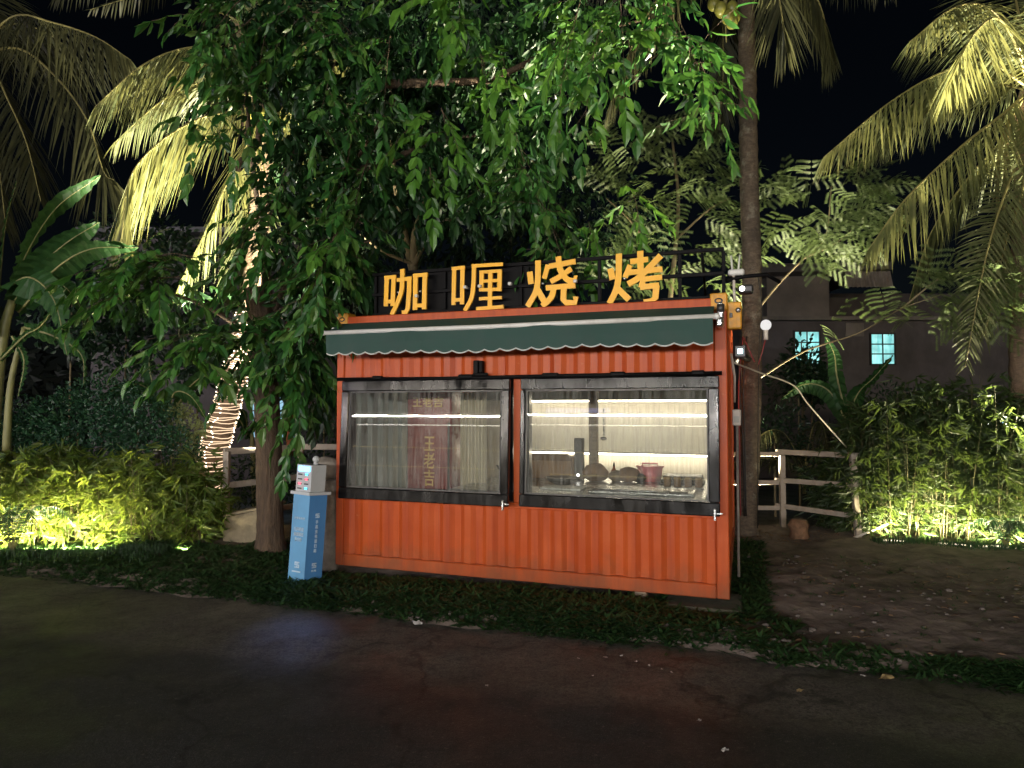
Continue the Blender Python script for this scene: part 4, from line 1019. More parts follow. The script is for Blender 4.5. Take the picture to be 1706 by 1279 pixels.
for k,(dx,dy,dz) in enumerate(((0,0,0),(.14,.02,.05),(-.1,0,.09),(.06,-.06,-.12),(-.04,-.08,-.02),(.12,-.03,-.16),(.17,.03,-.06))):
    c=P(1206,18,8.35)+Vector((dx-.03,dy,dz)); mb=MB().ball(c,.078,12,9,(1,1,1.18)); mb.build('coconut',M['coconut'],pm)
MB().tube(bez([cr,P(1215,-40,8.4),P(1208,10,8.35),P(1210,70,8.35)],12),[.03]*8+[.02,.016,.012,.01,.006],7).build('fruit_stalk',M['rachis'],pm)
w=thing('trunk_wires','loose black and red cables tied down the tall palm trunk','cables',(2.95,8.4,0))
for px0,px1,m in ((1233,1238,'wire'),(1244,1241,'wire'),(1238,1232,'redwire')):
    MB().tube(bez([P(px0,560,8.4),P((px0+px1)/2-4,640,8.41),P(px1,740,8.42),P(px1+2,860,8.44)],20),.009,5).build('cable',M[m],w)
MB().tube(bez([P(1262,455,8.35),P(1270,520,8.35),P(1264,590,8.35),P(1262,880,8.44)],20),.006,5).build('cable',M['wire'],w)
MB().tube([P(1225,600,8.38),P(1232,590,8.3),P(1246,598,8.38)],.05,8,wob=.3).build('cable_bundle',M['wire'],w)

# palm at the picture's edge with strong uplight
base=P(1712,900,8.6); base.z=0
pm=thing('coconut_palm','brightly uplit coconut palm with pale trunk at the hedge end','palm tree',base)
tp=[base,P(1708,760,8.6),P(1704,600,8.6),P(1706,420,8.6),P(1712,240,8.6),P(1716,150,8.6)]
trunk(pm,tp,.17,.12,M['palmbark'],60)
cr=tp[-1]
for pts,h,Lm,sd in ((A_((1650,105,8.3),(1575,118,8.0),(1480,172,7.8),(1372,262,7.6)),.68,.72,None),
              (A_((1670,190,8.3),(1600,245,8.0),(1510,330,7.8),(1447,415,7.7)),.66,.72,None),
              (A_((1690,60,8.2),(1640,10,7.9),(1585,15,7.7),(1515,70,7.6)),.5,.7,None),
              (A_((1690,70,8.0),(1660,30,7.4),(1620,60,7.0),(1575,150,6.8)),.6,.7,None),
              (A_((1700,250,8.2),(1668,340,7.9),(1640,440,7.7),(1608,612,7.6)),.12,.42,(1,.1,-.1)),
              (A_((1720,230,8.2),(1700,330,8.0),(1672,420,7.9),(1640,560,7.8)),.3,.5,(1,.2,-.2)),
              (A_((1680,220,9.0),(1610,300,9.3),(1550,390,9.5),(1515,500,9.6)),.6,.6,None),
              (A_((1660,140,9.0),(1580,140,9.4),(1500,190,9.8),(1450,250,10)),.6,.6,None),
              (A_((1750,80,8.2),(1790,90,8),(1850,180,7.8)),.6,.8,None),(A_((1700,40,9),(1680,-40,9.3),(1640,-90,9.6)),.4,.8,None),
              (A_((1740,60,8.8),(1760,-40,9)),.4,.8,None)):
    frond(pm,pts,92,Lm*1.2,.023,h-.05,M['palm'],side=sd,raggy=.08)
for k in range(6):
    a=1.1*k; p0=cr+Vector((.1*math.cos(a),.1*math.sin(a),-.1))
    frond(pm,[p0,p0+Vector((.22*math.cos(a)-.1,.2*math.sin(a)-.1,-.5)),p0+Vector((.28*math.cos(a)-.12,.25*math.sin(a)-.1,-1.5)),p0+Vector((.22*math.cos(a)-.1,.2*math.sin(a),-2.6-.1*k))],24,.3,.03,.85,M['palmdry'])

# dim palm at the far edge, and one behind whose frond crosses the top
base=P(-75,900,10.5); base.z=0
pm=thing('coconut_palm','dim shadowed coconut palm arching over the banana plants','palm tree',base)
tp=[base,P(-70,600,10.5),P(-58,300,10.5),P(-45,95,10.5)]
trunk(pm,tp,.17,.13,M['palmbark'],50); cr=tp[-1]
for pts,h,Lm in ((A_((20,28,10),(90,38,9.7),(160,62,9.5),(218,100,9.4)),.62,1.1),
              (A_((30,80,10),(95,130,9.6),(145,200,9.4),(172,285,9.3),(190,300,9.3)),.6,1.0),
              (A_((-10,120,9.8),(15,170,9.4),(45,240,9.2),(68,335,9.1)),.5,.8),
              (A_((-20,60,11),(40,40,11.4),(120,90,11.8),(150,200,12)),.6,1.0),
              (A_((-30,180,10),(-5,260,9.8),(10,380,9.7)),.5,.8),
              (A_((-90,20,10),(-160,60,9.8)),.5,.9),(A_((-40,20,11),(-20,-60,11.4)),.4,.9)):
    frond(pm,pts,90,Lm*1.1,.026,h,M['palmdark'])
base=P(455,900,13); base.z=-1.5
pm=thing('coconut_palm','palm behind whose pale drooping frond crosses the picture top','palm tree',base)
tp=[base,P(440,500,13),P(405,100,13),P(385,-110,13)]
trunk(pm,tp,.18,.13,M['palmbark'],50); cr=tp[-1]
for pts,h,Lm in ((A_((330,-60,12.4),(240,-14,12.2),(150,16,12.1)),.25,.45),(A_((370,-50,12.3),(355,-12,12.1),(348,12,12),(340,40,12)),.5,.4),(A_((250,-90,12.6),(160,-60,12.5),(90,-5,12.4)),.6,.7),(A_((320,-90,13),(420,-60,13)),.5,.8),(A_((240,-160,13.4),(250,-250,13.8)),.3,.8)):
    frond(pm,pts,44,Lm,.032,h,M['palmdark'])

# ------------------------------------------------------------------ leafy tree in front (trunk beside the rental post)
base=Vector((-2.76,7.72,-.02)); D=7.72
tr=thing('leafy_tree','broad leafy tree with thick brown trunk overhanging the container','tree',base)
trunk(tr,[base,P(449,800,D),P(446,700,D),P(442,630,D),P(436,560,D),P(428,480,D)],.15,.135,M['bark'],0,14,flare=1.35)
tw=MB()
limbs=[[P(436,560,D),P(470,440,7.5),P(540,300,7.2),P(640,140,7.0),P(760,20,6.8)],
       [P(436,560,D),P(420,430,7.5),P(395,280,7.2),P(380,120,7.0),P(372,-40,6.9)],
       [P(440,600,D),P(380,545,7.3),P(310,500,7.0),P(230,470,6.9)],
       [P(470,440,7.5),P(560,400,7.0),P(600,380,6.8)],
       [P(640,140,7.0),P(820,90,6.7),P(960,20,6.5),P(1100,-20,6.4)],
       [P(540,300,7.2),P(700,210,7.2),P(850,190,7.0)],
       [P(440,520,D),P(510,520,7.4),P(560,540,7.3)],
       [P(395,280,7.2),P(400,160,6.9),P(365,40,6.6)]]
for l in limbs:
    c=bez(l,16); b=MB().tube([q+Vector((0,.5*min(1,i/5),0)) for i,q in enumerate(c)],[.05*(1-.8*k/16) for k in range(17)],7,wob=.05); b.build('limb',M['bark'],tr)
Lv=Leaves(); Ll=Leaves()
LIME={(735,30),(755,20),(700,230),(745,245),(718,310),(812,150),(845,150),(935,140),(1040,120),(1065,370),(985,410),(540,455)}
for (x0,y0,d0),(x1,y1,d1),n in (
   ((430,-20,6.6),(345,70,6.3),6),((420,30,6.7),(345,130,6.4),6),((420,110,6.7),(395,250,6.5),5),((350,170,6.6),(325,235,6.4),3),
   ((380,-30,6.6),(332,60,6.4),6),((450,20,6.9),(420,190,6.7),7),((490,250,7),(440,400,6.8),7),((470,400,7.2),(400,520,7.0),7),((440,330,7.3),(415,450,7.1),5),
   ((460,330,7),(400,410,6.8),6),((520,20,6.3),(590,60,6.1),6),((480,10,6.3),(530,70,6.1),5),
   ((330,430,7),(230,440,6.8),6),((290,450,7),(180,450,6.8),6),((300,460,7),(185,505,6.8),7),((250,440,7),(165,480,6.9),5),
   ((440,560,7.3),(330,575,6.9),7),((430,570,7.3),(295,605,6.8),8),((470,570,7.2),(390,625,6.9),7),((480,580,7.2),(455,640,6.9),5),((350,560,7),(275,580,6.8),6),
   ((580,350,6.9),(540,440,6.4),6),((565,385,6.8),(520,485,6.5),8),((560,390,6.8),(540,455,6.6),5),((540,420,6.9),(495,520,6.7),7),((600,360,6.9),(575,430,6.7),5),((540,470,6.9),(505,560,6.8),6),
   ((525,540,7.1),(490,640,7.0),6),((530,560,7.1),(490,700,6.9),7),((520,570,7.2),(505,640,7.1),4),((500,620,7.1),(480,725,6.9),4),
   ((720,-40,5.9),(735,30,5.7),3),((770,-40,5.9),(755,20,5.7),3),((715,185,6.2),(700,230,6.0),2),((735,180,6.2),(745,245,6.0),3),((715,280,6.5),(718,310,6.4),1),
   ((800,90,6.3),(812,150,6.1),2),((835,90,6.3),(845,150,6.1),3),
   ((980,-40,5.9),(935,140,5.7),7),((1030,-40,5.8),(1040,120,5.6),7),((1000,40,6),(975,195,5.8),7),((950,60,6.2),(930,180,6.0),6),((1045,60,5.8),(1055,150,5.7),3),
   ((1105,-10,6.2),(1135,90,6.0),6),((1130,30,6.2),(1165,140,6.0),6),((1150,90,6.1),(1200,190,5.9),7),((1100,-40,6.2),(1110,60,6.1),5),
   ((845,190,6.8),(880,300,6.5),7),((865,270,6.7),(905,360,6.4),6),((890,320,6.6),(935,425,6.3),7),((1050,315,6.9),(1065,370,6.7),3),((980,370,6.9),(985,410,6.7),2),
   ((620,250,7),(590,350,6.8),5),((600,180,7),(575,290,6.8),6),((560,100,6.9),(530,210,6.7),6),((650,60,6.7),(640,180,6.6),6)):
    strand(Ll if (x1,y1) in LIME else Lv,tw,P(x0,y0,d0),P(x1,y1,d1),int(n*1.35)+1,.185,.08,3,.08,.8)
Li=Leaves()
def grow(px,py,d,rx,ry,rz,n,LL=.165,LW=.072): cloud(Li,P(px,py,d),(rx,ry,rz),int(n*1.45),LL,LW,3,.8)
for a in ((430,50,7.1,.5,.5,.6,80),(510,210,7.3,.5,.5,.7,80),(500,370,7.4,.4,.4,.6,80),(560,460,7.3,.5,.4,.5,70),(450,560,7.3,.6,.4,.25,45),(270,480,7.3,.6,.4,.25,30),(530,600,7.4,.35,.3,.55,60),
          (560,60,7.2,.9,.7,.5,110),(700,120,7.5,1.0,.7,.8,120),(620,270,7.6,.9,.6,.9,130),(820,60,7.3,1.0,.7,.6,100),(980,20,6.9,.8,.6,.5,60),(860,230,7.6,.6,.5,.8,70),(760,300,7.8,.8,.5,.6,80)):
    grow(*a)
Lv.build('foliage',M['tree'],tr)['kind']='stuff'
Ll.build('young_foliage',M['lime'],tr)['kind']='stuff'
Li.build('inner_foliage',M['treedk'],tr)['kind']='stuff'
tw.build('twigs',M['bark'],tr)['kind']='stuff'

# tree behind the container with pale forked stems
base=P(690,800,9.9); base.z=-.4
tb=thing('forked_tree','dark tree behind the sign with pale forked stems','tree',base)
def stem(l,r): 
    c=bez(l,16); MB().tube(c,[r*(1-.55*k/16) for k in range(17)],8,wob=.04).build('stem',M['barkpale'],tb)
fk=P(688,455,9.9)
MB().tube(bez([base,P(688,600,9.9),fk],10),.13,9,wob=.04).build('trunk',M['bark'],tb)
stem([fk,P(672,380,9.8),P(658,300,9.7),P(650,200,9.7)],.06); stem([fk,P(692,390,9.8),P(705,340,9.8),P(722,220,9.8)],.07)
stem([P(690,440,9.85),P(715,395,9.6),P(760,358,9.4),P(820,338,9.3),P(868,342,9.3)],.04); stem([P(700,400,9.8),P(735,370,9.6),P(790,345,9.5)],.025)
stem([P(690,440,9.85),P(640,420,9.7),P(600,390,9.6)],.03)
Lb=Leaves()
for px,py,d,rx,ry,rz,n in ((560,180,10,1.3,.8,1.3,230),(720,140,10.2,1.5,.8,1.3,240),(880,150,10.2,1.2,.8,1.3,190),(640,330,10.3,1.3,.7,.8,190),(820,290,10.4,1.3,.7,.9,150),(940,320,10.2,1.0,.7,1.0,150),(620,20,10,1.6,.8,.8,150),(820,-10,10,1.5,.8,.8,120),(560,440,9.9,.6,.6,.6,90),(890,420,10.4,1.6,.5,.5,150),(1030,400,10.2,.8,.5,.6,80),(760,420,10.5,.9,.5,.5,60)):
    cloud(Lb,P(px,py,d),(rx,ry,rz),int(n*1.6),.115,.052,4,.8)
Lb.build('foliage',M['back'],tb,lite=True)['kind']='stuff'

# ------------------------------------------------------------------ feathery trees
def feather(Vs,Ts,o,d,s,n,Lp,twig=None):
    """bipinnate leaf: rachis with pinnae, each a comb of tiny leaflets"""
    d=Vector(d).normalized(); s=Vector(s); s=(s-d*s.dot(d)).normalized(); up=s.cross(d)
    p=Vector(o); step=Lp*.42
    for k in range(n):
        d=(d-Zv*.05).normalized(); p=p+d*step
        for sg in (-1,1):
            pd=(s*sg+d*.55-Zv*.12+rv(.08)).normalized(); q=p.copy(); ln=Lp*(1-.3*abs(k/n-.4))*rng.uniform(.85,1.1); m=13
            sd=pd.cross(up).normalized(); nv=rv(.25)
            for j in range(m):
                q=q+pd*ln/m; pd=(pd-Zv*.03).normalized()
                for s2 in (-1,1):
                    b=len(Vs); e=(sd*s2+pd*.35+nv*.3).normalized(); lw=ln/m*.42; ll=.033*rng.uniform(.8,1.15)
                    Vs+= [tuple(q-pd*lw),tuple(q+pd*lw),tuple(q+e*ll)]
                    Ts.append((b,b+1,b+2))
def feather_tree(name,label,stems,leafs,m,group=None):
    o=thing(name,label,'tree',stems[0][0][0],group=group)
    for pts,r in stems: MB().tube(bez(pts,18),[r*(1-.7*k/18) for k in range(19)],6,wob=.03).build('branch',M['barkpale'],o)
    Vs=[];Ts=[]
    for (c,rad,n,dirn) in leafs:
        for k in range(int(n*1.25)):
            u=rv(); u=u/max(1,u.length)*.95; q=c+Vector((u.x*rad[0],u.y*rad[1],u.z*rad[2]))
            d=(Vector(dirn)+rv(.4)); feather(Vs,Ts,q,d,(d.cross(Zv)+rv(.2)+Zv*rng.choice((-1,1))*rng.uniform(.15,.7)),rng.randint(4,6),rng.uniform(.15,.23))
    f=mesh_np('foliage',np.array(Vs),np.zeros((0,4),int),np.array(Ts),m,o); f['kind']='stuff'; return o
feather_tree('feather_tree','feathery fine-leaved tree rising between the sign and tall palm',
   [([P(1110,700,9.8),P(1115,520,9.7),P(1130,350,9.6),P(1120,230,9.5)],.05),([P(1118,480,9.7),P(1060,380,9.5),P(1010,330,9.4)],.025),([P(1125,400,9.6),P(1180,350,9.4),P(1215,330,9.3)],.02)],
   [(P(1120,250,9.5),(.75,.5,.4),26,(.8,-.3,.25)),(P(1170,290,9.4),(.5,.4,.35),18,(1,-.2,0)),(P(1050,280,9.4),(.5,.4,.4),16,(-.5,-.4,.3)),(P(1100,370,9.5),(.8,.4,.5),24,(.5,-.5,.1)),(P(1190,400,9.3),(.4,.4,.35),12,(.8,-.4,0)),(P(1040,440,9.6),(.7,.4,.35),14,(.2,-.6,.1)),(P(1160,480,9.6),(.6,.3,.4),14,(.5,-.5,0))],M['feather'])
feather_tree('feather_tree','feathery fine-leaved branches leaning out past the tall palm',
   [([P(1258,520,9.3),P(1300,470,9.2),P(1340,430,9.0),P(1375,395,8.9),P(1385,310,8.9)],.02),([P(1340,430,9.0),P(1400,400,8.8),P(1450,350,8.7)],.015)],
   [(P(1310,320,9.2),(.45,.4,.25),14,(-.3,-.4,.3)),(P(1390,320,8.9),(.4,.4,.25),16,(.6,-.4,.25)),(P(1440,335,8.8),(.3,.3,.25),12,(1,-.3,.1)),(P(1400,380,8.8),(.4,.3,.25),16,(.6,-.5,0)),(P(1310,390,9.2),(.4,.3,.25),10,(.2,-.4,.0)),(P(1370,425,8.8),(.35,.3,.12),10,(.3,-.6,-.2))],M['feather'])
feather_tree('feather_tree','feathery branch sweeping over the lit windows towards the uplit palm',
   [([P(1262,632,9.0),P(1340,585,8.8),P(1430,555,8.6),P(1500,515,8.4),P(1570,490,8.2)],.016),([P(1500,515,8.4),P(1580,455,8.1),P(1660,440,7.9)],.014)],
   [(P(1560,470,8.2),(.35,.3,.2),14,(.6,-.4,.1)),(P(1630,455,8.0),(.4,.3,.2),18,(.9,-.3,.1)),(P(1600,510,8.1),(.4,.3,.2),16,(.4,-.5,-.4)),(P(1500,520,8.3),(.2,.2,.15),6,(-.5,-.4,-.1)),(P(1680,500,7.9),(.3,.3,.2),10,(.8,-.3,-.1)),(P(1385,545,8.8),(.12,.1,.06),2,(.3,-.4,.3))],M['feather'])

# ------------------------------------------------------------------ banana plants
def banana_leaf(parent,pts,w,m=None,fold=.25,torn=.25,side=None,name='leaf'):
    n=40; C=bez(pts,n); V=[];Q=[]; rows=[]
    for k in range(n+1):
        t=k/n; tg=(C[min(n,k+1)]-C[max(0,k-1)]).normalized(); s=Vector(side) if side is not None else tg.cross(Zv)
        s=s-tg*s.dot(tg)
        if s.length<.1: s=Vector((1,0,0))
        s.normalize(); up=s.cross(tg); 
        hw=w*.5*max(0.,math.sin(math.pi*min(1,(t*.93+.07))**.75))**.6 if t<.995 else .01
        row=[]
        for sg in (-1,1):
            for f in (0.,.5,1.):
                rag=(1-.35*torn*(rng.random()**3)) if f==1. else 1
                wv=.012*math.sin(k*2.1+sg) if f>0 else 0
                row.append(C[k]+s*sg*hw*f*rag+up*(hw*f*fold+wv)-Zv*hw*f*f*.28)
        rows.append(row)
    for k in range(n):
        for sg in (0,1):
            for j in (0,1):
                if rng.random()<torn*.12 and j==1: continue
                b=len(V); a=rows[k];c=rows[k+1]; i=sg*3+j
                V+= [tuple(a[i]),tuple(a[i+1]),tuple(c[i+1]),tuple(c[i])]; Q.append((b,b+1,b+2,b+3) if sg else (b+3,b+2,b+1,b))
    f=mesh_np(name,np.array(V),np.array(Q),np.zeros((0,3),int),m or M['banana'],parent,False)
    MB().tube(C,[.016*(1-.8*k/n) for k in range(n+1)],5).build('midrib',M['bananastem'],f); return f
def banana_plant(label,base,stems,leaves):
    o=thing('banana_plant',label,'banana plant',base)
    for pts,r in stems: MB().tube(bez(pts,14),[r*(1-.5*k/14) for k in range(15)],9).build('stem',M['bananastem'],o)
    for l in leaves: banana_leaf(o,l[0],l[1],side=l[2] if len(l)>2 else None,torn=l[3] if len(l)>3 else .25)
    return o
b0=P(-20,850,8.6); b0.z=0
banana_plant('large banana plant with broad paddle leaves above the dark bush',b0,
  [([b0,P(-10,700,8.5),P(5,560,8.4),P(20,500,8.4)],.09),([P(10,760,8.5),P(18,640,8.4),P(40,545,8.3)],.05)],
  [([P(-5,520,8.5),P(2,440,8.5),P(10,370,8.5),P(28,302,8.5)],.16,(.6,-.8,0)),
   ([P(15,500,8.5),P(45,420,8.6),P(95,345,8.7),P(168,292,8.8)],.42,(.5,-.5,.7),.45),
   ([P(25,500,8.3),P(60,450,8.2),P(110,405,8.1),P(165,370,8.0)],.42,(.5,-.6,.6)),
   ([P(40,510,8.2),P(90,450,8.0),P(150,415,7.9),P(230,412,7.8)],.36,(.1,-.8,.6)),
   ([P(10,480,8.2),P(50,462,7.9),P(90,500,7.7),P(112,592,7.6)],.40,(.9,-.3,.2)),
   ([P(30,520,8.6),P(80,470,8.8),P(120,490,8.9),P(160,560,9)],.4,(.4,-.5,.6)),
   ([P(-5,560,8.3),P(-20,470,8.1),P(-60,420,8)],.4,(.4,-.6,.5)),
   ([P(40,545,8.3),P(90,560,8.2),P(135,590,8.1),P(140,640,8)],.3,(.3,-.6,.6)),
   ([P(20,560,8.2),P(40,600,8.1),P(30,660,8)],.12,(.8,-.3,.2)),
   ([P(0,600,8.1),P(40,560,7.9),P(70,540,7.8),P(110,480,7.7)],.09,(.3,-.6,.5))])
b0=P(290,860,9.6); b0.z=-.2
banana_plant('small banana plant glowing yellow-green behind the string-lit palm',b0,
  [([b0,P(285,740,9.6),P(280,690,9.5)],.05)],
  [([P(280,700,9.5),P(250,650,9.4),P(215,640,9.3),P(170,660,9.2)],.34,(.1,-.6,.7)),([P(282,700,9.5),P(290,655,9.3),P(318,660,9.2),P(345,700,9.1)],.32,(.3,-.5,.7)),([P(280,700,9.5),P(255,640,9.6),P(250,590,9.6),P(275,560,9.6)],.34,(.6,-.6,.3)),([P(280,700,9.5),P(320,640,9.7),P(360,625,9.8),P(400,660,9.9)],.3,(.3,-.5,.7))])
b0=P(1400,860,9.9); b0.z=-.6
banana_plant('young banana plant with one upright blade beyond the cream railing',b0,
  [([b0,P(1405,760,9.9),P(1412,690,9.8)],.05)],
  [([P(1410,700,9.8),P(1430,655,9.7),P(1455,630,9.6),P(1488,592,9.5)],.3,(.5,-.7,.5)),([P(1410,700,9.8),P(1380,650,9.9),P(1340,640,10),P(1300,665,10.1)],.26,(.2,-.5,.8)),([P(1412,700,9.8),P(1395,630,9.8),P(1390,590,9.8),P(1375,560,9.8)],.22,(.7,-.6,.2)),([P(1410,700,9.8),P(1440,700,9.5),P(1460,740,9.4)],.25,(.3,-.5,.6))])
b0=P(430,830,10.5); b0.z=-.9
banana_plant('small banana plant behind the railing beside the leafy trunk',b0,
  [([b0,P(420,740,10.5),P(415,720,10.5)],.05)],
  [([P(415,730,10.5),P(400,700,10.4),P(385,695,10.3),P(370,715,10.2)],.25,(.1,-.6,.7)),([P(415,730,10.5),P(408,690,10.4),P(395,680,10.3)],.22,(.4,-.6,.6)),([P(415,730,10.5),P(440,690,10.5),P(470,700,10.5)],.25,(.3,-.6,.6))])

# ------------------------------------------------------------------ hedges and bushes
def bamboo_fan(Lv,o,d,k,LL,LW):
    d=Vector(d).normalized()
    for j in range(k):
        dd=(d+rv(.45)-Zv*.35).normalized(); n=rv(1)+Vector((0,-1,.6))
        Lv.add(Vector(o)+rv(.015),dd,n,LL*rng.uniform(.6,1.2),LW*rng.uniform(.8,1.2),rng.uniform(.1,.5))
def bamboo_hedge(label,xs,yfun,depth,hfun,nst,leafm,per=9,LL=.14,LW=.02,seed=1):
    x0,x1=xs; o=thing('bamboo_hedge',label,'hedge',((x0+x1)/2,yfun((x0+x1)/2),0))
    Lv=Leaves(); cu=MB()
    for k in range(nst):
        x=rng.uniform(x0,x1); y=yfun(x)+depth*rng.random()**1.3; h=hfun(x)*rng.uniform(.6,1.05)
        if h<.15: continue
        lean=Vector((rng.uniform(-.25,.25),-rng.uniform(.0,.35),0))*h; b=Vector((x,y,ground_z(x,y)-.02)); top=b+Zv*h+lean
        pts=[b,b.lerp(top,.5)+Zv*.06*h,top]; cu.tube(pts,[.007,.005,.002],3,caps=False)
        for j in range(per):
            t=rng.random()**.75; q=b.lerp(top,t)+Zv*.24*h*t*(1-t); bd=Vector((rng.gauss(0,1),rng.gauss(-.35,1),rng.uniform(-.1,.5)))
            bd=bd.normalized()*rng.uniform(.05,.2); bamboo_fan(Lv,q+bd,bd,6,LL,LW)
    f=Lv.build('foliage',leafm,o,'lance',.1); f['kind']='stuff'; c=cu.build('culms',M['culm'],o); c['kind']='stuff'; return o
def hL(x):  # lower bright hedge on the left
    return 1.17-.14*abs(math.sin(x*2.3))-.45*max(0,(x+4.1)/.6)
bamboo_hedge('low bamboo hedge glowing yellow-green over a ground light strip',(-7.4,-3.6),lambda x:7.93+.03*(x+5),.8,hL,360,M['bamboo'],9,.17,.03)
def hR(x): 
    e=min(1,max(0,(x-4.1)/.45)); return (.55+1.28*e)*(1-.06*math.sin(x*3.1))
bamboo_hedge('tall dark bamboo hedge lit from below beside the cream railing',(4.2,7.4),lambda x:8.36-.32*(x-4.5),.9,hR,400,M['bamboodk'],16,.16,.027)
def bush(name,label,blobs,m,LL,LW,cat='bush',lite=False):
    o=thing(name,label,cat,(blobs[0][0][0],blobs[0][0][1],0)); Lv=Leaves(); sm=MB()
    for c,rad,n in blobs:
        c=Vector(c); sm.tube([Vector((c.x,c.y,ground_z(c.x,c.y)-.02)),c],[.03,.012],5)
        for k in range(n):
            u=rv().normalized()*(rng.random()**.4); q=c+Vector((u.x*rad[0],u.y*rad[1],u.z*rad[2]))
            Lv.add(q,u+rv(.7),u*.6+rv(.8)+Vector((0,-.5,.5)),LL*rng.uniform(.6,1.25),LW*rng.uniform(.7,1.2),rng.uniform(0,.3))
    Lv.build('foliage',m,o,lite=lite)['kind']='stuff'; sm.build('stems',M['barkpale'],o)['kind']='stuff'; return o
bush('round_bush','dense dark blue-green rounded bush behind the glowing hedge',
  [(P(130,720,8.9),(.9,.45,.55),3600),(P(230,710,8.9),(.6,.4,.45),2400),(P(20,720,8.9),(.7,.45,.5),1800),(P(290,760,8.8),(.35,.3,.4),1200),(P(170,660,9.1),(.6,.4,.3),1200),(P(90,790,8.6),(1.2,.35,.35),1500)],M['bush'],.06,.03)
bush('pale_shrub','small pale yellow-lit shrub beside the fairy-lit trunk',[(P(300,690,9.0),(.16,.15,.14),150),(P(325,715,8.95),(.17,.15,.16),170),(P(318,750,8.9),(.15,.12,.14),110)],M['shrub'],.07,.035,'shrub')
bush('undergrowth_bush','dark undergrowth below the railing behind the leafy trunk',[(P(430,800,9.9),(.8,.4,.45),900),(P(500,790,10.2),(.7,.4,.5),700),(P(540,700,10.6),(.6,.4,.5),500)],M['back'],.08,.035)
bush('undergrowth_bush','dark undergrowth beyond the cream railing under the banana blade',[(P(1290,720,10.3),(.5,.4,.5),600),(P(1390,760,10.2),(.7,.4,.6),900),(P(1500,690,10.2),(.9,.4,.5),900),(P(1330,640,10.8),(.6,.4,.5),500)],M['back'],.09,.035)
# fern-like dim fronds beyond the cream railing
bush('roadside_shrub','dark shrub whose leaves cross the lit window nearer the palm trunk',[(P(1338,612,13),(.45,.4,.35),260),(P(1352,640,13),(.5,.4,.4),400),(P(1335,570,13),(.2,.3,.2),22)],M['back'],.16,.07,'shrub')
bush('leafy_sapling','dark leafy saplings between the banana plant and the house wall',[(P(210,560,10.8),(.9,.5,.7),900),(P(300,470,11),(.9,.5,.8),900),(P(120,500,11.2),(.9,.5,.9),800),(P(330,590,10.6),(.5,.4,.6),500),(P(230,400,11.6),(1.0,.5,.5),500)],M['back'],.15,.07,'sapling')
o=thing('young_palm','young dim palm with feathery fronds beyond the cream railing','palm tree',P(1350,830,10)) 
q=P(1340,780,10.2)
for dx,dz,dy in ((-.7,.75,-.3),(-.5,.35,-.5),(.5,.6,-.3),(.1,.9,-.4),(.75,.25,-.4),(-.9,.2,-.1)):
    frond(o,[q,q+Vector((dx*.5,dy*.5,dz*.7)),q+Vector((dx,dy,dz*.75)),q+Vector((dx*1.3,dy*1.2,dz*.4))],34,.32,.016,.4,M['palmdark'],r0=.01)
def fern(label,x,y,h,n):
    o=thing('arching_fern',label,'fern',(x,y,ground_z(x,y))); z=ground_z(x,y)
    for k in range(n):
        a=6.283*k/n+rng.uniform(-.3,.3); r=h*rng.uniform(.5,1.); q=Vector((x,y,z))
        frond(o,[q,q+Vector((r*.3*math.cos(a),r*.25*math.sin(a),h*.6)),q+Vector((r*.75*math.cos(a),r*.6*math.sin(a),h*.85)),q+Vector((r*1.15*math.cos(a),r*.9*math.sin(a),h*.6))],22,.13,.014,.3,M['back'],r0=.005)
fern('large arching dark fern silhouetted against the glowing hedge',-5.55,7.5,.62,11)
fern('small dark fern before the tall bamboo hedge',5.6,7.65,.4,9)
# far treeline closing the view
Lf=Leaves()
for k in range(46):
    x=-34+68*k/45+rng.uniform(-.8,.8); y=24+rng.uniform(-2,4); h=rng.uniform(3.2,6.2)
    for j in range(110):
        u=rv().normalized()*(rng.random()**.4); Lf.add((x+u.x*1.6,y+u.y*1.2,h*.5+u.z*h*.5),u+rv(.6),rv(),.5*rng.uniform(.6,1.2),.28,.2)
tag(Lf.build('distant_trees',M['farleaf'],None,lite=True),kind='stuff')

# ------------------------------------------------------------------ grass, weeds, pebbles
Lg=Leaves()
def weed(x,y,s,n=6):
    z=ground_z(x,y)
    for j in range(n):
        a=rng.uniform(0,6.283); e=rng.uniform(.25,1.1)
        Lg.add((x+rng.uniform(-.03,.03),y+rng.uniform(-.03,.03),z-.004),(math.cos(a),math.sin(a),e),(-math.cos(a)*e,-math.sin(a)*e,1),s*rng.uniform(.5,1.2),s*.28*rng.uniform(.7,1.3),rng.uniform(.1,.6))
def strip(s0,s1,t0,t1,n,size,dens=None):
    for k in range(n):
        s=rng.uniform(s0,s1); t=rng.uniform(t0,t1)
        if dens and rng.random()>dens(s,t): continue
        p=E0+ED*s+EN*t
        # not inside the container footprint
        q=KM.inverted()@Vector((p.x,p.y,0))
        if 0.12<q.x<3.6 and q.y>.35: continue
        weed(p.x,p.y,size*rng.uniform(.7,1.3))
lump=lambda s,t:.35+.65*(.5+.5*math.sin(s*3.1+2*math.sin(t*4))*math.sin(t*5+s))
strip(-2.6,2.0,.0,.9,6500,.095,lambda s,t:(1.0 if s<.6 else max(.2,1-(s-.6)*.8))*min(1,.45+.9*abs(math.sin(s*2.7+3*t)*math.cos(t*6-s)))*(1 if t>.12 else .45))
strip(-6.5,-2.6,.0,1.6,5200,.08,lump)
strip(-7.5,-2.4,1.2,2.4,1800,.06,lump)
strip(1.7,4.6,-.04,.28,1500,.085,lambda s,t:.25+.75*max(0,math.sin(s*2.6-.9)))
strip(.95,1.35,.85,3.8,700,.085)
strip(1.9,4.6,.4,3.4,260,.04)
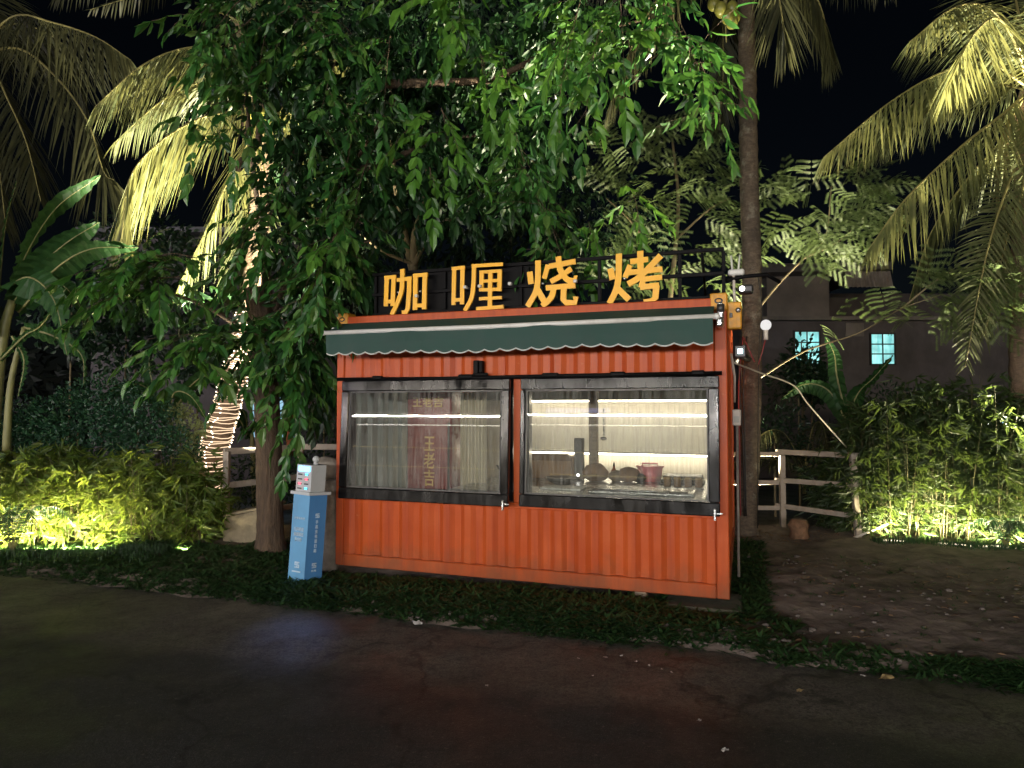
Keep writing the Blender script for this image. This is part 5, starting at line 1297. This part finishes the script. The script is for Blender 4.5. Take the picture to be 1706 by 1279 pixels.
for k in range(500):
    q=KM@Vector((rng.uniform(3.72,4.0),rng.uniform(-.2,2.9),0)); weed(q.x,q.y,.09)
for k in range(260): weed(-2.76+rng.gauss(0,.28),7.6+rng.gauss(0,.2),.08)
tag(Lg.build('grass',M['grass'],None,'lance',.12),kind='stuff')
# upright thin blades lit in front of the hedge strips
Lh=Leaves()
for k in range(5200):
    if k%3: x=rng.uniform(-7.2,-3.8); y=7.6+.0*(x+5)-abs(rng.gauss(0,.25))
    else: x=rng.uniform(4.3,6.6); y=8.08-.335*(x-4.5)-abs(rng.gauss(0,.12))
    a=rng.uniform(0,6.283); Lh.add((x,y,ground_z(x,y)-.004),(.5*math.cos(a),.5*math.sin(a),1),(math.cos(a),math.sin(a),.3),rng.uniform(.04,.1),.008,.35)
tag(Lh.build('grass',M['grass'],None,'lance',.1),kind='stuff')
pb=MB()
for k in range(480):
    s=rng.uniform(1.5,6.0); t=rng.uniform(.15,3.2); p=E0+ED*s+EN*t
    if rng.random()<.35: s2=rng.uniform(-1.5,2.2); p=E0+ED*s2+EN*rng.uniform(.0,.6)
    r=rng.uniform(.006,.02)*(1.6 if rng.random()<.08 else 1); pb.ball((p.x,p.y,ground_z(p.x,p.y)+r*.2),r,5,4,(1.2,1,.6),.2)
tag(pb.build('gravel',M['stone'],None),kind='stuff')
# dead leaves on the soil
Ld=Leaves()
for k in range(420):
    s=rng.uniform(1.3,5.2); t=rng.uniform(.2,3.4); p=E0+ED*s+EN*t
    if rng.random()<.4: p=Vector((3.3+rng.gauss(0,.4),8.45+rng.gauss(0,.2),0))
    a=rng.uniform(0,6.283); Ld.add((p.x,p.y,ground_z(p.x,p.y)+.012),(math.cos(a),math.sin(a),.1),(rng.gauss(0,.25),rng.gauss(0,.25),1),rng.uniform(.03,.08),.025,.2)
tag(Ld.build('leaf_litter',leafmat('dead_leaf',[(.09,.05,.025),(.16,.09,.045),(.2,.13,.07)],.8,.1),None),kind='stuff')

# ------------------------------------------------------------------ ground lights
def strip_light(label,a,b,watt,col,aim):
    a=Vector(a); b=Vector(b); o=thing('light_strip',label,'led strip',(a+b)/2)
    n=30; pts=[a.lerp(b,k/n)+Vector((0,.01*math.sin(k*1.3),.006*math.sin(k*.9))) for k in range(n+1)]
    MB().tube(pts,.008,6).build('light_tube',M['led'],o)
    d=(b-a); ld=bpy.data.lights.new('strip_light','AREA'); ld.shape='RECTANGLE'; ld.size=d.length; ld.size_y=.03; ld.energy=watt; ld.color=col; ld.spread=R(150)
    lo=bpy.data.objects.new('strip_light',ld); COL.objects.link(lo); lo.parent=o
    x=d.normalized(); z=-Vector(aim).normalized(); z=(z-x*z.dot(x)).normalized(); y=z.cross(x)
    c=(a+b)/2+Vector(aim).normalized()*.03
    lo.matrix_basis=world_mat(o).inverted()@Matrix(((x.x,y.x,z.x,c.x),(x.y,y.y,z.y,c.y),(x.z,y.z,z.z,c.z),(0,0,0,1)))
    return o
strip_light('warm light strip along the foot of the low glowing hedge',(-7.2,7.66,.04),(-3.65,7.60,.04),LEFT_UP_W,(1,.84,.45),(0,.55,1))
strip_light('warm light strip along the foot of the tall bamboo hedge',(4.45,8.12,.07),(6.6,7.40,.07),RIGHT_UP_W,(1,.86,.5),(0,.45,1))
def uplight(label,pos,aim,watt,col,angle=60,blend=.6):
    o=thing('ground_spotlight',label,'spotlight',pos); p=Vector(pos); d=(Vector(aim)-p).normalized()
    MB().tube([p-d*.09,p],[.04,.05],12).build('lamp_case',M['dark'],o); MB().tube([p+d*.001,p+d*.006],.042,12).build('lamp_glass',M['lampglass'],o)
    MB().tube([p-Zv*.12,p-d*.05],.012,6).build('stake',M['dark'],o)
    ld=bpy.data.lights.new('uplight','SPOT'); ld.energy=watt; ld.color=col; ld.spot_size=R(angle); ld.spot_blend=blend; ld.shadow_soft_size=.04
    lo=bpy.data.objects.new('uplight',ld); COL.objects.link(lo); lo.parent=o
    lo.matrix_basis=world_mat(o).inverted()@Matrix.Translation(p+d*.02)@d.to_track_quat('-Z','Y').to_matrix().to_4x4()
    return o
uplight('added ground spotlight hidden behind the tall palm foot to brighten the feathery trees',(3.1,9.32,.0),tuple(P(1240,330,9.15)),3800,(1,.9,.62),78)  # added lamp, kept out of sight, brightens the feathery trees
uplight('spotlight on the concrete stub behind the leafy tree trunk',(-3.0,8.36,.62),tuple(P(400,240,9.0)),15000,(1,.9,.66),60)
uplight('ground spotlight beyond the hedge end aimed at the uplit palm crown',(7.9,7.0,.3),tuple(P(1620,280,8.0)),36000,(1,.9,.66),84)
uplight('ground spotlight behind the dark bush aimed at the palm fronds',tuple(P(262,750,8.35)),tuple(P(330,190,8.8)),13000,(1,.9,.66),36)
